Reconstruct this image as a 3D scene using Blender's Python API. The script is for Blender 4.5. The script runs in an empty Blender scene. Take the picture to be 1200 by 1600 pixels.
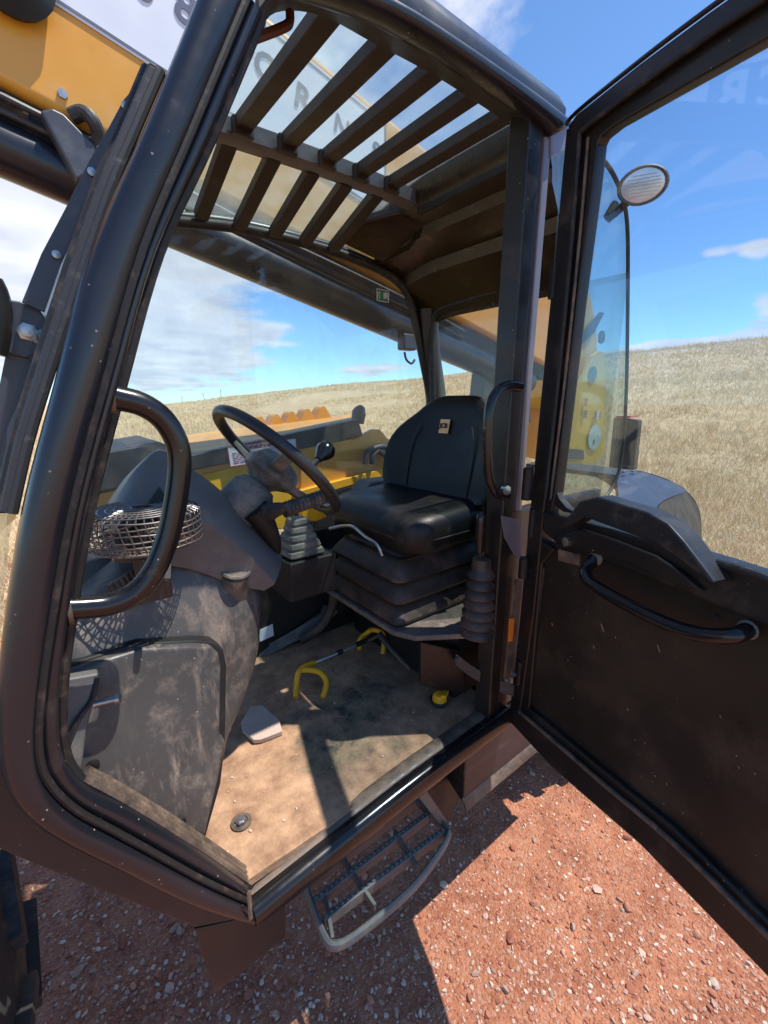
import bpy, math, random
from mathutils import Vector, Matrix, noise as mnoise
R_ = math.radians
random.seed(7)
sc = bpy.context.scene
col = sc.collection

# ------------------------------------------------------------------ camera
FPX, PITCH, YAW = 679.0, R_(14.2), R_(38.2)
CAM = Vector((0, 0, 1.83))
_r = Vector((math.cos(YAW), -math.sin(YAW), 0))
_l = Vector((math.sin(YAW), math.cos(YAW), 0))
_f = _l * math.cos(PITCH) - Vector((0, 0, 1)) * math.sin(PITCH)
_u = _r.cross(_f)
cd = bpy.data.cameras.new('camera'); cam = bpy.data.objects.new('camera', cd); col.objects.link(cam)
cd.sensor_fit = 'VERTICAL'; cd.sensor_height = 34.6; cd.sensor_width = 25.95
cd.lens = FPX / 1600 * 34.6
cd.clip_start = 0.05; cd.clip_end = 6000
mw = Matrix((_r, _u, -_f)).transposed().to_4x4(); mw.translation = CAM
cam.matrix_world = mw
sc.camera = cam

# ------------------------------------------------------------------ light
SUNV = Vector((0.34, -0.266, 1.0)).normalized()          # towards the sun
el = math.asin(SUNV.z)
w = bpy.data.worlds.new('World'); sc.world = w; w.use_nodes = True
nt = w.node_tree; N = nt.nodes; L = nt.links
N.clear()
def nd(t, **k):
    n = N.new(t)
    for a, b in k.items(): setattr(n, a, b)
    return n
def mth(op, a, b=None, c=None, clamp=False):
    n = N.new('ShaderNodeMath'); n.operation = op; n.use_clamp = clamp
    for i, v in enumerate((a, b, c)):
        if v is None: continue
        if isinstance(v, (int, float)): n.inputs[i].default_value = v
        else: L.new(v, n.inputs[i])
    return n.outputs[0]
sky = nd('ShaderNodeTexSky', sky_type='NISHITA', sun_disc=False, sun_elevation=el,
         sun_rotation=math.atan2(SUNV.x, SUNV.y), altitude=1400, air_density=1.0, dust_density=0.4, ozone_density=2.0)
tc = nd('ShaderNodeTexCoord'); sep = nd('ShaderNodeSeparateXYZ'); L.new(tc.outputs['Generated'], sep.inputs[0])
X, Y, Z = sep.outputs
az = mth('ARCTAN2', X, Y); ele = mth('ARCSINE', Z)
den = mth('ADD', mth('MAXIMUM', Z, 0.0), 0.12)
cmb = nd('ShaderNodeCombineXYZ'); L.new(mth('DIVIDE', X, den), cmb.inputs[0]); L.new(mth('DIVIDE', Y, den), cmb.inputs[1])
cmb.inputs[2].default_value = 3.3
n1 = nd('ShaderNodeTexNoise'); n1.inputs['Scale'].default_value = 1.1; n1.inputs['Detail'].default_value = 9; n1.inputs['Roughness'].default_value = .58
n1.inputs['Distortion'].default_value = .35
L.new(cmb.outputs[0], n1.inputs['Vector'])
def dirae(px, py):
    r = px - 600; d = py - 800
    F = FPX * math.cos(PITCH) - d * math.sin(PITCH); dn = d * math.cos(PITCH) + FPX * math.sin(PITCH)
    v = Vector((r * math.cos(YAW) + F * math.sin(YAW), -r * math.sin(YAW) + F * math.cos(YAW), -dn)).normalized()
    return math.atan2(v.x, v.y), math.asin(v.z)
blobs = [(40, 330, .34, .30, .50), (270, 400, .20, .07, .22), (310, 545, .20, .06, .40), (420, 520, .07, .02, .14), (790, 10, .20, .12, .22),
         (580, 576, .085, .014, .36), (720, 585, .06, .02, .34), (1060, 548, .13, .022, .85), (1120, 393, .045, .014, .30), (1195, 388, .03, .02, .32), (1200, 490, .03, .03, .30),
         (480, 120, .35, .25, .20)]
tot = None
for (px, py, wa, we, st) in blobs:
    a, e = dirae(px, py)
    q = mth('ADD', mth('POWER', mth('DIVIDE', mth('SUBTRACT', az, a), wa), 2.0), mth('POWER', mth('DIVIDE', mth('SUBTRACT', ele, e), we), 2.0))
    b = mth('MULTIPLY', mth('POWER', 2.718, mth('MULTIPLY', q, -1.0)), st)
    tot = b if tot is None else mth('ADD', tot, b)
# the half of the sky behind the camera carries the same broken cloud
back = mth('MULTIPLY', mth('SUBTRACT', 1.0, mth('ADD', mth('MULTIPLY', mth('COSINE', mth('SUBTRACT', az, YAW)), .5), .5)), .10)
dens = mth('ADD', mth('ADD', n1.outputs['Fac'], tot), back)
mr = nd('ShaderNodeMapRange', interpolation_type='SMOOTHSTEP'); L.new(dens, mr.inputs[0])
mr.inputs[1].default_value = .69; mr.inputs[2].default_value = .84
n2 = nd('ShaderNodeTexNoise'); n2.inputs['Scale'].default_value = 2.4; n2.inputs['Detail'].default_value = 5
L.new(cmb.outputs[0], n2.inputs['Vector'])
cr = nd('ShaderNodeMapRange'); L.new(n2.outputs['Fac'], cr.inputs[0]); cr.inputs[1].default_value = .35; cr.inputs[2].default_value = .65
mixc = nd('ShaderNodeMix', data_type='RGBA'); L.new(cr.outputs[0], mixc.inputs[0])
mixc.inputs[6].default_value = (3.7, 3.9, 4.7, 1); mixc.inputs[7].default_value = (5.0, 5.1, 5.6, 1)
tint = nd('ShaderNodeMix', data_type='RGBA', blend_type='MULTIPLY'); tint.inputs[0].default_value = 1; L.new(sky.outputs[0], tint.inputs[6]); tint.inputs[7].default_value = (.72, .93, 1.10, 1)
mix = nd('ShaderNodeMix', data_type='RGBA'); L.new(mth('MULTIPLY', mr.outputs[0], .95), mix.inputs[0]); L.new(tint.outputs[2], mix.inputs[6]); L.new(mixc.outputs[2], mix.inputs[7])
bg = nd('ShaderNodeBackground'); bg.inputs['Strength'].default_value = .14
L.new(mix.outputs[2], bg.inputs[0])
wo = nd('ShaderNodeOutputWorld'); L.new(bg.outputs[0], wo.inputs[0])

sd = bpy.data.lights.new('sun', 'SUN'); sd.energy = 4.0; sd.angle = R_(0.5); sd.color = (1, .955, .88)
so = bpy.data.objects.new('sun', sd); col.objects.link(so); so.location = SUNV * 60
so.rotation_euler = SUNV.to_track_quat('Z', 'Y').to_euler()
sc.view_settings.view_transform = 'Standard'; sc.view_settings.look = 'None'
sc.view_settings.exposure = 0.6; sc.view_settings.gamma = 1.0; sc.view_settings.use_curve_mapping = False
sc.cycles.max_bounces = 10; sc.cycles.transparent_max_bounces = 24; sc.cycles.glossy_bounces = 4
sc.cycles.use_denoising = True

# ------------------------------------------------------------------ helpers
def ray(px, py):
    r = px - 600; d = py - 800
    return _r * r + _f * FPX - _u * d
def U(px, py, x=None, y=None, z=None):
    q = ray(px, py)
    if x is not None: t = x / q.x
    elif y is not None: t = y / q.y
    else: t = (z - CAM.z) / q.z
    return CAM + q * t
def V(*a): return Vector(a)

class MB:
    def __init__(s): s.v = []; s.f = []
    def add(s, vs, fs):
        o = len(s.v); s.v += [Vector(p) for p in vs]; s.f += [tuple(i + o for i in f) for f in fs]; return s
    def box(s, c, d, rot=None):
        c = Vector(c); hx, hy, hz = [q / 2 for q in d]
        vs = [Vector((a * hx, b * hy, e * hz)) for a in (-1, 1) for b in (-1, 1) for e in (-1, 1)]
        if rot is not None: vs = [rot @ p for p in vs]
        return s.add([p + c for p in vs], [(0, 1, 3, 2), (4, 6, 7, 5), (0, 4, 5, 1), (2, 3, 7, 6), (0, 2, 6, 4), (1, 5, 7, 3)])
    def loft(s, rings, caps=True, closed=False):
        n = len(rings[0]); vs = [p for r in rings for p in r]; fs = []
        m = len(rings)
        for i in range(m if closed else m - 1):
            j = (i + 1) % m
            for k in range(n):
                l = (k + 1) % n
                fs.append((i * n + k, i * n + l, j * n + l, j * n + k))
        if caps and not closed:
            fs.append(tuple(reversed(range(n)))); fs.append(tuple(range((m - 1) * n, m * n)))
        return s.add(vs, fs)
    def tube(s, pts, r, n=12, closed=False, sub=0, ell=None, up=None):
        pts = [Vector(p) for p in pts]
        rr = r if isinstance(r, (list, tuple)) else [r] * len(pts)
        if sub: pts, rr = catmull(pts, rr, sub, closed)
        rings = []; m = len(pts); prev = None
        for i, p in enumerate(pts):
            a = pts[(i - 1) % m] if (closed or i > 0) else p
            b = pts[(i + 1) % m] if (closed or i < m - 1) else p
            t = (b - a).normalized()
            if prev is None:
                u = Vector(up) if up else (Vector((0, 0, 1)) if abs(t.z) < .9 else Vector((1, 0, 0)))
            else: u = prev
            u = (u - t * u.dot(t)).normalized(); prev = u
            w_ = t.cross(u)
            e = ell or (1, 1)
            rings.append([p + (u * math.cos(2 * math.pi * k / n) * e[0] + w_ * math.sin(2 * math.pi * k / n) * e[1]) * rr[i] for k in range(n)])
        return s.loft(rings, closed=closed)
    def prism(s, poly, vec):
        poly = [Vector(p) for p in poly]; vec = Vector(vec); n = len(poly)
        return s.add(poly + [p + vec for p in poly], [tuple(range(n)), tuple(reversed(range(n, 2 * n)))] +
                     [(i, i + n, (i + 1) % n + n, (i + 1) % n) for i in range(n)])
    def lathe(s, prof, o, axis=(0, 0, 1), n=24):
        o = Vector(o); ax = Vector(axis).normalized()
        e1 = ax.orthogonal().normalized(); e2 = ax.cross(e1)
        return s.loft([[o + ax * h + (e1 * math.cos(2 * math.pi * k / n) + e2 * math.sin(2 * math.pi * k / n)) * max(r, 1e-4) for k in range(n)] for r, h in prof])

def catmull(pts, rr, sub, closed=False):
    m = len(pts); out = []; ro = []
    for i in range(m if closed else m - 1):
        g = (lambda k: k % m) if closed else (lambda k: min(max(k, 0), m - 1))
        a, b, c, d = [pts[g(i + q)] for q in (-1, 0, 1, 2)]
        for j in range(sub):
            t = j / sub
            out.append(.5 * ((2 * b) + (c - a) * t + (2 * a - 5 * b + 4 * c - d) * t * t + (3 * b - a - 3 * c + d) * t ** 3))
            ro.append(rr[g(i)] * (1 - t) + rr[g(i + 1)] * t)
    if not closed: out.append(pts[-1]); ro.append(rr[-1])
    return out, ro
def cm(pts, sub, closed=False):
    return catmull([Vector(p) for p in pts], [0] * len(pts), sub, closed)[0]

def obj(name, mb, mat, parent=None, bevel=0, ang=35, seg=2, kind=None, subd=0, label=None):
    c = Vector((0, 0, 0))
    if mb.v:
        lo = [min(p[i] for p in mb.v) for i in range(3)]; hi = [max(p[i] for p in mb.v) for i in range(3)]
        c = Vector([(lo[i] + hi[i]) / 2 for i in range(3)])
    me = bpy.data.meshes.new(name)
    me.from_pydata([tuple(p - c) for p in mb.v], [], mb.f); me.validate()
    import bmesh
    bm = bmesh.new(); bm.from_mesh(me); bmesh.ops.recalc_face_normals(bm, faces=bm.faces); bm.to_mesh(me); bm.free()
    me.materials.append(mat)
    me.shade_smooth()
    if not bevel: me.set_sharp_from_angle(angle=R_(ang))
    o = bpy.data.objects.new(name, me); col.objects.link(o)
    o.location = c
    if bevel:
        b = o.modifiers.new('b', 'BEVEL'); b.width = bevel; b.segments = seg; b.limit_method = 'ANGLE'; b.angle_limit = R_(32)
        b.harden_normals = True
        me.shade_smooth()
    if subd:
        q = o.modifiers.new('s', 'SUBSURF'); q.levels = subd; q.render_levels = subd
    if parent is not None: attach(o, parent)
    if kind: o['kind'] = kind
    if label: o['label'] = label
    return o
def attach(o, parent):
    o.parent = parent
    base = Vector((0, 0, 0)); q = parent
    while q is not None: base += q.location; q = q.parent
    o.location = o.location - base
def empty(name, loc, label=None, cat=None, group=None, parent=None):
    o = bpy.data.objects.new(name, None); col.objects.link(o); o.location = loc; o.empty_display_size = .1
    if parent is not None: attach(o, parent)
    if label: o['label'] = label
    if cat: o['category'] = cat
    if group: o['group'] = group
    return o
def thing(o, label, cat, group=None):
    o['label'] = label; o['category'] = cat
    if group: o['group'] = group
    return o
def copyat(o, loc, parent=None):
    c = o.copy(); col.objects.link(c)
    if parent is not None: c.parent = parent
    c.location = loc
    return c
def text(name, body, size, mat, parent, origin, ex, ey, extr=.0008, align='CENTER', squash=1.0, bold=0.0, shear=0):
    """flat print: body lying in the plane spanned by ex (reading direction) and ey"""
    cu = bpy.data.curves.new(name, 'FONT'); cu.body = body; cu.size = size; cu.align_x = align; cu.align_y = 'CENTER'; cu.extrude = extr; cu.offset = bold; cu.shear = shear
    cu.resolution_u = 3
    t = bpy.data.objects.new('tmp', cu); col.objects.link(t)
    dg = bpy.context.evaluated_depsgraph_get(); dg.update()
    me = bpy.data.meshes.new_from_object(t.evaluated_get(dg))
    bpy.data.objects.remove(t); me.name = name
    ex = Vector(ex).normalized(); ey = Vector(ey).normalized(); ez = ex.cross(ey)
    M = Matrix((ex * squash, ey, ez)).transposed().to_4x4()
    me.transform(M); me.materials.clear(); me.materials.append(mat)
    o = bpy.data.objects.new(name, me); col.objects.link(o); o.location = Vector(origin)
    if parent is not None: attach(o, parent)
    return o

# ------------------------------------------------------------------ materials
def mat(name, base, rough=.5, metal=0, dust=0, dustcol=(.36, .24, .17), dscale=6, bump=.0, bscale=80, var=.15, spec=.5, specks=0, coat=0, top=0, streak=None):
    m = bpy.data.materials.new(name); m.use_nodes = True
    t = m.node_tree; n = t.nodes; l = t.links; b = n['Principled BSDF']
    b.inputs['Metallic'].default_value = metal; b.inputs['Specular IOR Level'].default_value = spec
    if coat: b.inputs['Coat Weight'].default_value = coat; b.inputs['Coat Roughness'].default_value = .12
    tcn = n.new('ShaderNodeNewGeometry')
    def noi(s, d=4, r=.6, vec=None):
        q = n.new('ShaderNodeTexNoise'); q.inputs['Scale'].default_value = s; q.inputs['Detail'].default_value = d; q.inputs['Roughness'].default_value = r
        l.new(vec or tcn.outputs['Position'], q.inputs['Vector']); return q.outputs['Fac']
    def mp(v, a, c, lo=0, hi=1):
        q = n.new('ShaderNodeMapRange'); l.new(v, q.inputs[0]); q.inputs[1].default_value = a; q.inputs[2].default_value = c; q.inputs[3].default_value = lo; q.inputs[4].default_value = hi
        return q.outputs[0]
    def mx(f, a, c):
        q = n.new('ShaderNodeMix'); q.data_type = 'RGBA'
        if isinstance(f, float): q.inputs[0].default_value = f
        else: l.new(f, q.inputs[0])
        for i, v in ((6, a), (7, c)):
            if isinstance(v, tuple): q.inputs[i].default_value = (*v, 1)
            else: l.new(v, q.inputs[i])
        return q.outputs[2]
    def mm(op, a, c):
        q = n.new('ShaderNodeMath'); q.operation = op; q.use_clamp = True
        for i, v in enumerate((a, c)):
            if isinstance(v, (int, float)): q.inputs[i].default_value = v
            else: l.new(v, q.inputs[i])
        return q.outputs[0]
    v1 = noi(3.1, 3)
    fine = noi(170, 3, .8)
    c = mx(mp(v1, .35, .65), tuple(x * (1 - var) for x in base), tuple(min(1, x * (1 + var)) for x in base))
    r = mp(noi(11, 5), .3, .7, max(.03, rough - .08), min(1, rough + .1))
    if dust:
        d = mp(noi(dscale, 8, .68), .62 - .3 * dust, .86 - .22 * dust)
        if top:
            sx = n.new('ShaderNodeSeparateXYZ'); l.new(tcn.outputs['Normal'], sx.inputs[0])
            d = mm('MAXIMUM', d, mm('MULTIPLY', mp(sx.outputs[2], .35, .95), mp(noi(dscale * 2, 6), .3, .62, .25 * top, top)))
        if streak:
            vm = n.new('ShaderNodeMapping'); vm.inputs['Scale'].default_value = streak; l.new(tcn.outputs['Position'], vm.inputs[0])
            d = mm('MAXIMUM', d, mm('MULTIPLY', mp(noi(1.0, 5, .65, vm.outputs[0]), .53, .66, 0, 1), mp(noi(3.7, 3), .45, .62, .1, 1)))
        dd = mm('MULTIPLY', mm('MULTIPLY', d, min(1, .45 + .5 * dust)), mp(fine, .3, .62, .45, 1.15))
        c = mx(dd, c, dustcol)
        rm = n.new('ShaderNodeMix'); l.new(dd, rm.inputs[0]); l.new(r, rm.inputs[2]); rm.inputs[3].default_value = .9; r = rm.outputs[0]
    if specks:
        vo = n.new('ShaderNodeTexVoronoi'); vo.inputs['Scale'].default_value = 55; l.new(tcn.outputs['Position'], vo.inputs['Vector'])
        sp = mm('MULTIPLY', mp(vo.outputs['Distance'], .10, .04), mp(noi(5, 4), .5, .62, 0, specks))
        c = mx(sp, c, (.45, .38, .33))
    l.new(c, b.inputs['Base Color']); l.new(r, b.inputs['Roughness'])
    if bump:
        bn = n.new('ShaderNodeBump'); bn.inputs['Strength'].default_value = bump; bn.inputs['Distance'].default_value = .004
        l.new(noi(bscale, 5), bn.inputs['Height']); l.new(bn.outputs[0], b.inputs['Normal'])
    return m
def glass(name, tint, dirt=.1, dscale=9, dirtcol=(.6, .55, .48), gl=1.0):
    m = bpy.data.materials.new(name); m.use_nodes = True
    t = m.node_tree; n = t.nodes; l = t.links; n.clear()
    o = n.new('ShaderNodeOutputMaterial'); tr = n.new('ShaderNodeBsdfTransparent'); tr.inputs[0].default_value = (*tint, 1)
    g = n.new('ShaderNodeBsdfGlossy'); g.inputs['Roughness'].default_value = .015
    fr = n.new('ShaderNodeLayerWeight'); fr.inputs[0].default_value = .5
    k5 = n.new('ShaderNodeMath'); k5.operation = 'POWER'; l.new(fr.outputs['Facing'], k5.inputs[0]); k5.inputs[1].default_value = 5.0
    k = n.new('ShaderNodeMath'); k.operation = 'MULTIPLY_ADD'; l.new(k5.outputs[0], k.inputs[0]); k.inputs[1].default_value = .9; k.inputs[2].default_value = .035 * gl
    a = n.new('ShaderNodeMixShader'); l.new(k.outputs[0], a.inputs[0]); l.new(tr.outputs[0], a.inputs[1]); l.new(g.outputs[0], a.inputs[2])
    df = n.new('ShaderNodeBsdfDiffuse'); df.inputs[0].default_value = (*dirtcol, 1)
    tl = n.new('ShaderNodeBsdfTranslucent'); tl.inputs[0].default_value = (*dirtcol, 1)
    dm = n.new('ShaderNodeMixShader'); dm.inputs[0].default_value = .5; l.new(df.outputs[0], dm.inputs[1]); l.new(tl.outputs[0], dm.inputs[2])
    ge = n.new('ShaderNodeNewGeometry')
    no = n.new('ShaderNodeTexNoise'); no.inputs['Scale'].default_value = dscale; no.inputs['Detail'].default_value = 9; no.inputs['Roughness'].default_value = .7
    l.new(ge.outputs['Position'], no.inputs['Vector'])
    mr_ = n.new('ShaderNodeMapRange'); l.new(no.outputs['Fac'], mr_.inputs[0]); mr_.inputs[1].default_value = .35; mr_.inputs[2].default_value = .75
    mr_.inputs[3].default_value = dirt * .35; mr_.inputs[4].default_value = dirt * 1.5
    b = n.new('ShaderNodeMixShader'); l.new(mr_.outputs[0], b.inputs[0]); l.new(a.outputs[0], b.inputs[1]); l.new(dm.outputs[0], b.inputs[2])
    l.new(b.outputs[0], o.inputs[0])
    return m

M = {}
M['paint'] = mat('black_paint', (.012, .013, .018), .32, dust=.05, dustcol=(.16, .13, .12), dscale=9, specks=1, coat=.25, spec=.45, bump=.03, bscale=35)
M['paint_in'] = mat('inner_black_paint', (.013, .011, .010), .36, dust=.22, dustcol=(.15, .10, .07), dscale=7, specks=1, bump=.05)
M['tube'] = mat('glossy_tube_paint', (.010, .009, .010), .2, dust=.1, dustcol=(.18, .12, .09), dscale=10, specks=.9)
M['scuff'] = mat('scuffed_sill_metal', (.07, .058, .05), .42, .2, dust=.8, dustcol=(.30, .20, .13), dscale=22, bump=.1, streak=(3, 40, 40))
M['seal'] = mat('rubber_seal', (.013, .012, .012), .55, dust=.35, dustcol=(.20, .14, .10), dscale=30, bump=.15, bscale=200)
M['ribseal'] = mat('ribbed_grey_seal', (.035, .035, .038), .6, dust=.15, dustcol=(.35, .33, .31), dscale=40)
M['plastic'] = mat('grey_black_plastic', (.095, .093, .092), .46, dust=.42, dustcol=(.30, .25, .20), dscale=5, bump=.12, bscale=260, specks=1, top=.35)
M['plastic2'] = mat('dusty_console_plastic', (.075, .070, .066), .44, dust=.5, dustcol=(.36, .27, .20), dscale=19, bump=.12, bscale=260, specks=1, top=.4, streak=(16, 16, 4))
M['panel'] = mat('flat_panel_plastic', (.062, .058, .055), .36, dust=.36, dustcol=(.34, .26, .20), dscale=24, bump=.06, bscale=200, specks=1, streak=(38, 30, 6))
M['dusty'] = mat('dusty_grey_plastic', (.075, .072, .066), .6, dust=.7, dustcol=(.33, .30, .25), dscale=14, bump=.15, bscale=200, specks=1, top=.8)
M['black'] = mat('matt_black', (.008, .0075, .0075), .6, dust=.2, dustcol=(.10, .07, .055), dscale=8)
M['leather'] = mat('black_vinyl', (.009, .0095, .010), .42, spec=.28, dust=.2, dustcol=(.16, .14, .12), dscale=5, bump=.16, bscale=300)
M['bellow'] = mat('dusty_rubber_bellows', (.022, .018, .016), .45, dust=.6, dustcol=(.20, .12, .085), dscale=9, top=.7)
M['wheel'] = mat('steering_wheel_rubber', (.018, .018, .019), .38, dust=.18, dustcol=(.2, .16, .13), dscale=12, bump=.1, bscale=300)
M['orange'] = mat('orange_yellow_paint', (.72, .33, .035), .33, dust=.25, dustcol=(.5, .33, .2), dscale=5, var=.05, coat=.2)
M['yellow'] = mat('yellow_paint', (.88, .50, .025), .35, dust=.25, dustcol=(.5, .36, .2), dscale=6, var=.06, coat=.2)
M['bright'] = mat('bright_yellow', (.90, .43, .015), .4, dust=.12, dustcol=(.4, .3, .1), dscale=20, var=.05)
M['white'] = mat('white_decal', (.72, .74, .80), .35, var=.03, dust=.08, dustcol=(.5, .45, .4))
M['greyline'] = mat('grey_decal_line', (.12, .13, .17), .4)
M['letter'] = mat('grey_blue_lettering', (.10, .11, .17), .4)
M['red'] = mat('red_print', (.5, .07, .08), .5)
M['green'] = mat('green_print', (.05, .22, .10), .5)
M['cream'] = mat('cream_tag', (.80, .50, .22), .6)
M['metal'] = mat('bare_steel', (.45, .44, .43), .32, .9, dust=.25, dustcol=(.3, .24, .2), dscale=30)
M['galv'] = mat('galvanised_step', (.15, .155, .145), .6, .1, dust=.6, dustcol=(.30, .25, .20), dscale=26, bump=.2, bscale=200)
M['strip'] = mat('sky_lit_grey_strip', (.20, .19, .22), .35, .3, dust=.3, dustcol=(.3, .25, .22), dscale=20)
M['slat'] = mat('roof_bar_paint', (.026, .018, .012), .5, dust=.3, dustcol=(.12, .08, .05), dscale=10)
M['liner'] = mat('orange_lit_headlining', (.022, .014, .005), .30, dust=.3, dustcol=(.09, .055, .02), dscale=7, bump=.1, bscale=30)  # brown base colour holds the orange light reflected onto the ceiling
M['tyre'] = mat('tyre_rubber', (.03, .03, .032), .75, dust=.45, dustcol=(.25, .17, .13), dscale=12, bump=.2)
M['hose'] = mat('hydraulic_hose', (.035, .035, .036), .5, dust=.4, dustcol=(.2, .16, .13), dscale=30)
M['lens'] = mat('work_lamp_lens', (.95, .96, .97), .28, .45)
M['fender'] = mat('grey_blue_mudguard', (.075, .085, .11), .5, spec=.3, dust=.25, dustcol=(.18, .17, .17), dscale=8)
M['stone'] = mat('pale_concrete_chip', (.60, .46, .37), .85, dust=.4, dustcol=(.6, .5, .42), dscale=60, bump=.8, bscale=120)
M['orangetape'] = mat('orange_marker', (.85, .22, .02), .5)
M['g_far'] = glass('dusty_side_glass', (.88, .94, .95), .07, 7)
M['g_roof'] = glass('dirty_roof_glass', (.84, .92, .92), .20, 8, (.80, .84, .82))
M['g_rear'] = glass('dirty_rear_glass', (.88, .90, .88), .06, 30, (.42, .36, .28))
M['g_door'] = glass('door_glass', (.86, .92, .96), .015, 4, gl=1.7)
M['g_qtr'] = glass('blue_green_quarter_glass', (.82, .89, .88), .03, 5, (.45, .6, .62))
M['g_front'] = glass('windscreen_glass', (.86, .92, .93), .03, 7)

def floor_mat():
    m = bpy.data.materials.new('muddy_floor_mat'); m.use_nodes = True
    t = m.node_tree; n = t.nodes; l = t.links; b = n['Principled BSDF']
    g = n.new('ShaderNodeNewGeometry')
    def noi(s, d=6, r=.62, dist=0):
        q = n.new('ShaderNodeTexNoise'); q.inputs['Scale'].default_value = s; q.inputs['Detail'].default_value = d; q.inputs['Roughness'].default_value = r; q.inputs['Distortion'].default_value = dist
        l.new(g.outputs['Position'], q.inputs['Vector']); return q.outputs['Fac']
    sx = n.new('ShaderNodeSeparateXYZ'); l.new(g.outputs['Position'], sx.inputs[0])
    def mth_(op, a, c, cl=False):
        q = n.new('ShaderNodeMath'); q.operation = op; q.use_clamp = cl
        for i, v in enumerate((a, c)):
            if isinstance(v, (int, float)): q.inputs[i].default_value = v
            else: l.new(v, q.inputs[i])
        return q.outputs[0]
    def mp(v, a, c, lo=0, hi=1):
        q = n.new('ShaderNodeMapRange'); l.new(v, q.inputs[0]); q.inputs[1].default_value = a; q.inputs[2].default_value = c; q.inputs[3].default_value = lo; q.inputs[4].default_value = hi; return q.outputs[0]
    def gauss(cx, cy, wx, wy):
        a = mth_('POWER', mth_('DIVIDE', mth_('SUBTRACT', sx.outputs[0], cx), wx), 2.0); c = mth_('POWER', mth_('DIVIDE', mth_('SUBTRACT', sx.outputs[1], cy), wy), 2.0)
        return mth_('POWER', 2.718, mth_('MULTIPLY', mth_('ADD', a, c), -1.0))
    mud = n.new('ShaderNodeMix'); mud.data_type = 'RGBA'; l.new(mp(noi(13, 9, .72), .36, .64), mud.inputs[0])
    mud.inputs[6].default_value = (.27, .145, .08, 1); mud.inputs[7].default_value = (.56, .34, .20, 1)
    worn = n.new('ShaderNodeMix'); worn.data_type = 'RGBA'; l.new(mp(noi(11, 9, .78), .40, .60), worn.inputs[0])
    worn.inputs[6].default_value = (.050, .045, .040, 1); worn.inputs[7].default_value = (.32, .23, .125, 1)
    # bare worn patch in the middle of the mat, where boots scrape the mud away
    pat = mth_('ADD', mth_('MULTIPLY', gauss(.70, 1.0, .26, .22), .30), mth_('MULTIPLY', gauss(.50, .86, .10, .16), .10))
    k = mp(mth_('ADD', noi(7, 8, .7, .3), pat), .62, .82)
    mxx = n.new('ShaderNodeMix'); mxx.data_type = 'RGBA'; l.new(k, mxx.inputs[0]); l.new(mud.outputs[2], mxx.inputs[6]); l.new(worn.outputs[2], mxx.inputs[7])
    l.new(mxx.outputs[2], b.inputs['Base Color']); b.inputs['Roughness'].default_value = .85
    bn = n.new('ShaderNodeBump'); bn.inputs['Strength'].default_value = .7; bn.inputs['Distance'].default_value = .004
    l.new(mth_('ADD', noi(60, 8, .7), mth_('MULTIPLY', noi(12, 5), 1.4)), bn.inputs['Height']); l.new(bn.outputs[0], b.inputs['Normal'])
    return m
M['floor'] = floor_mat()

def ground_mat():
    m = bpy.data.materials.new('red_dirt_and_dry_grass'); m.use_nodes = True
    t = m.node_tree; n = t.nodes; l = t.links; b = n['Principled BSDF']
    g = n.new('ShaderNodeNewGeometry')
    def noi(s, d=6, r=.6):
        q = n.new('ShaderNodeTexNoise'); q.inputs['Scale'].default_value = s; q.inputs['Detail'].default_value = d; q.inputs['Roughness'].default_value = r
        l.new(g.outputs['Position'], q.inputs['Vector']); return q.outputs['Fac']
    def mx(f, a, c):
        q = n.new('ShaderNodeMix'); q.data_type = 'RGBA'; l.new(f, q.inputs[0])
        for i, v in ((6, a), (7, c)):
            if isinstance(v, tuple): q.inputs[i].default_value = (*v, 1)
            else: l.new(v, q.inputs[i])
        return q.outputs[2]
    def mp(v, a, c, lo=0, hi=1):
        q = n.new('ShaderNodeMapRange'); l.new(v, q.inputs[0]); q.inputs[1].default_value = a; q.inputs[2].default_value = c; q.inputs[3].default_value = lo; q.inputs[4].default_value = hi; return q.outputs[0]
    red = mx(mp(noi(1.1, 4, .6), .35, .65, 0, .35), mx(mp(noi(7, 9, .75), .36, .64), (.30, .10, .050), (.56, .235, .125)), (.29, .10, .05))
    vo = n.new('ShaderNodeTexVoronoi'); vo.inputs['Scale'].default_value = 105; vo.inputs['Randomness'].default_value = 1; l.new(g.outputs['Position'], vo.inputs['Vector'])
    vs = n.new('ShaderNodeSeparateXYZ'); l.new(vo.outputs['Color'], vs.inputs[0])
    red = mx(mp(vs.outputs[0], .82, .86, 0, .5), red, (.52, .30, .21))
    grass = mx(mp(noi(1.5, 8, .75), .35, .65), (.46, .31, .16), (.64, .48, .28))
    ln = n.new('ShaderNodeVectorMath'); ln.operation = 'LENGTH'; l.new(g.outputs['Position'], ln.inputs[0])
    ad = n.new('ShaderNodeMath'); ad.operation = 'ADD'; l.new(ln.outputs['Value'], ad.inputs[0])
    l.new(mp(noi(.5, 5), .3, .7, -3.5, 3.5), ad.inputs[1])
    l.new(mx(mp(ad.outputs[0], 5, 9.5), red, grass), b.inputs['Base Color']); b.inputs['Roughness'].default_value = .95
    bn = n.new('ShaderNodeBump'); bn.inputs['Strength'].default_value = .9; bn.inputs['Distance'].default_value = .012
    sm = n.new('ShaderNodeMath'); sm.operation = 'ADD'; l.new(noi(30, 8, .7), sm.inputs[0]); l.new(mp(vo.outputs['Distance'], 0, .6, .5, 0), sm.inputs[1])
    l.new(sm.outputs[0], bn.inputs['Height']); l.new(bn.outputs[0], b.inputs['Normal'])
    return m
M['ground'] = ground_mat()

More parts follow.
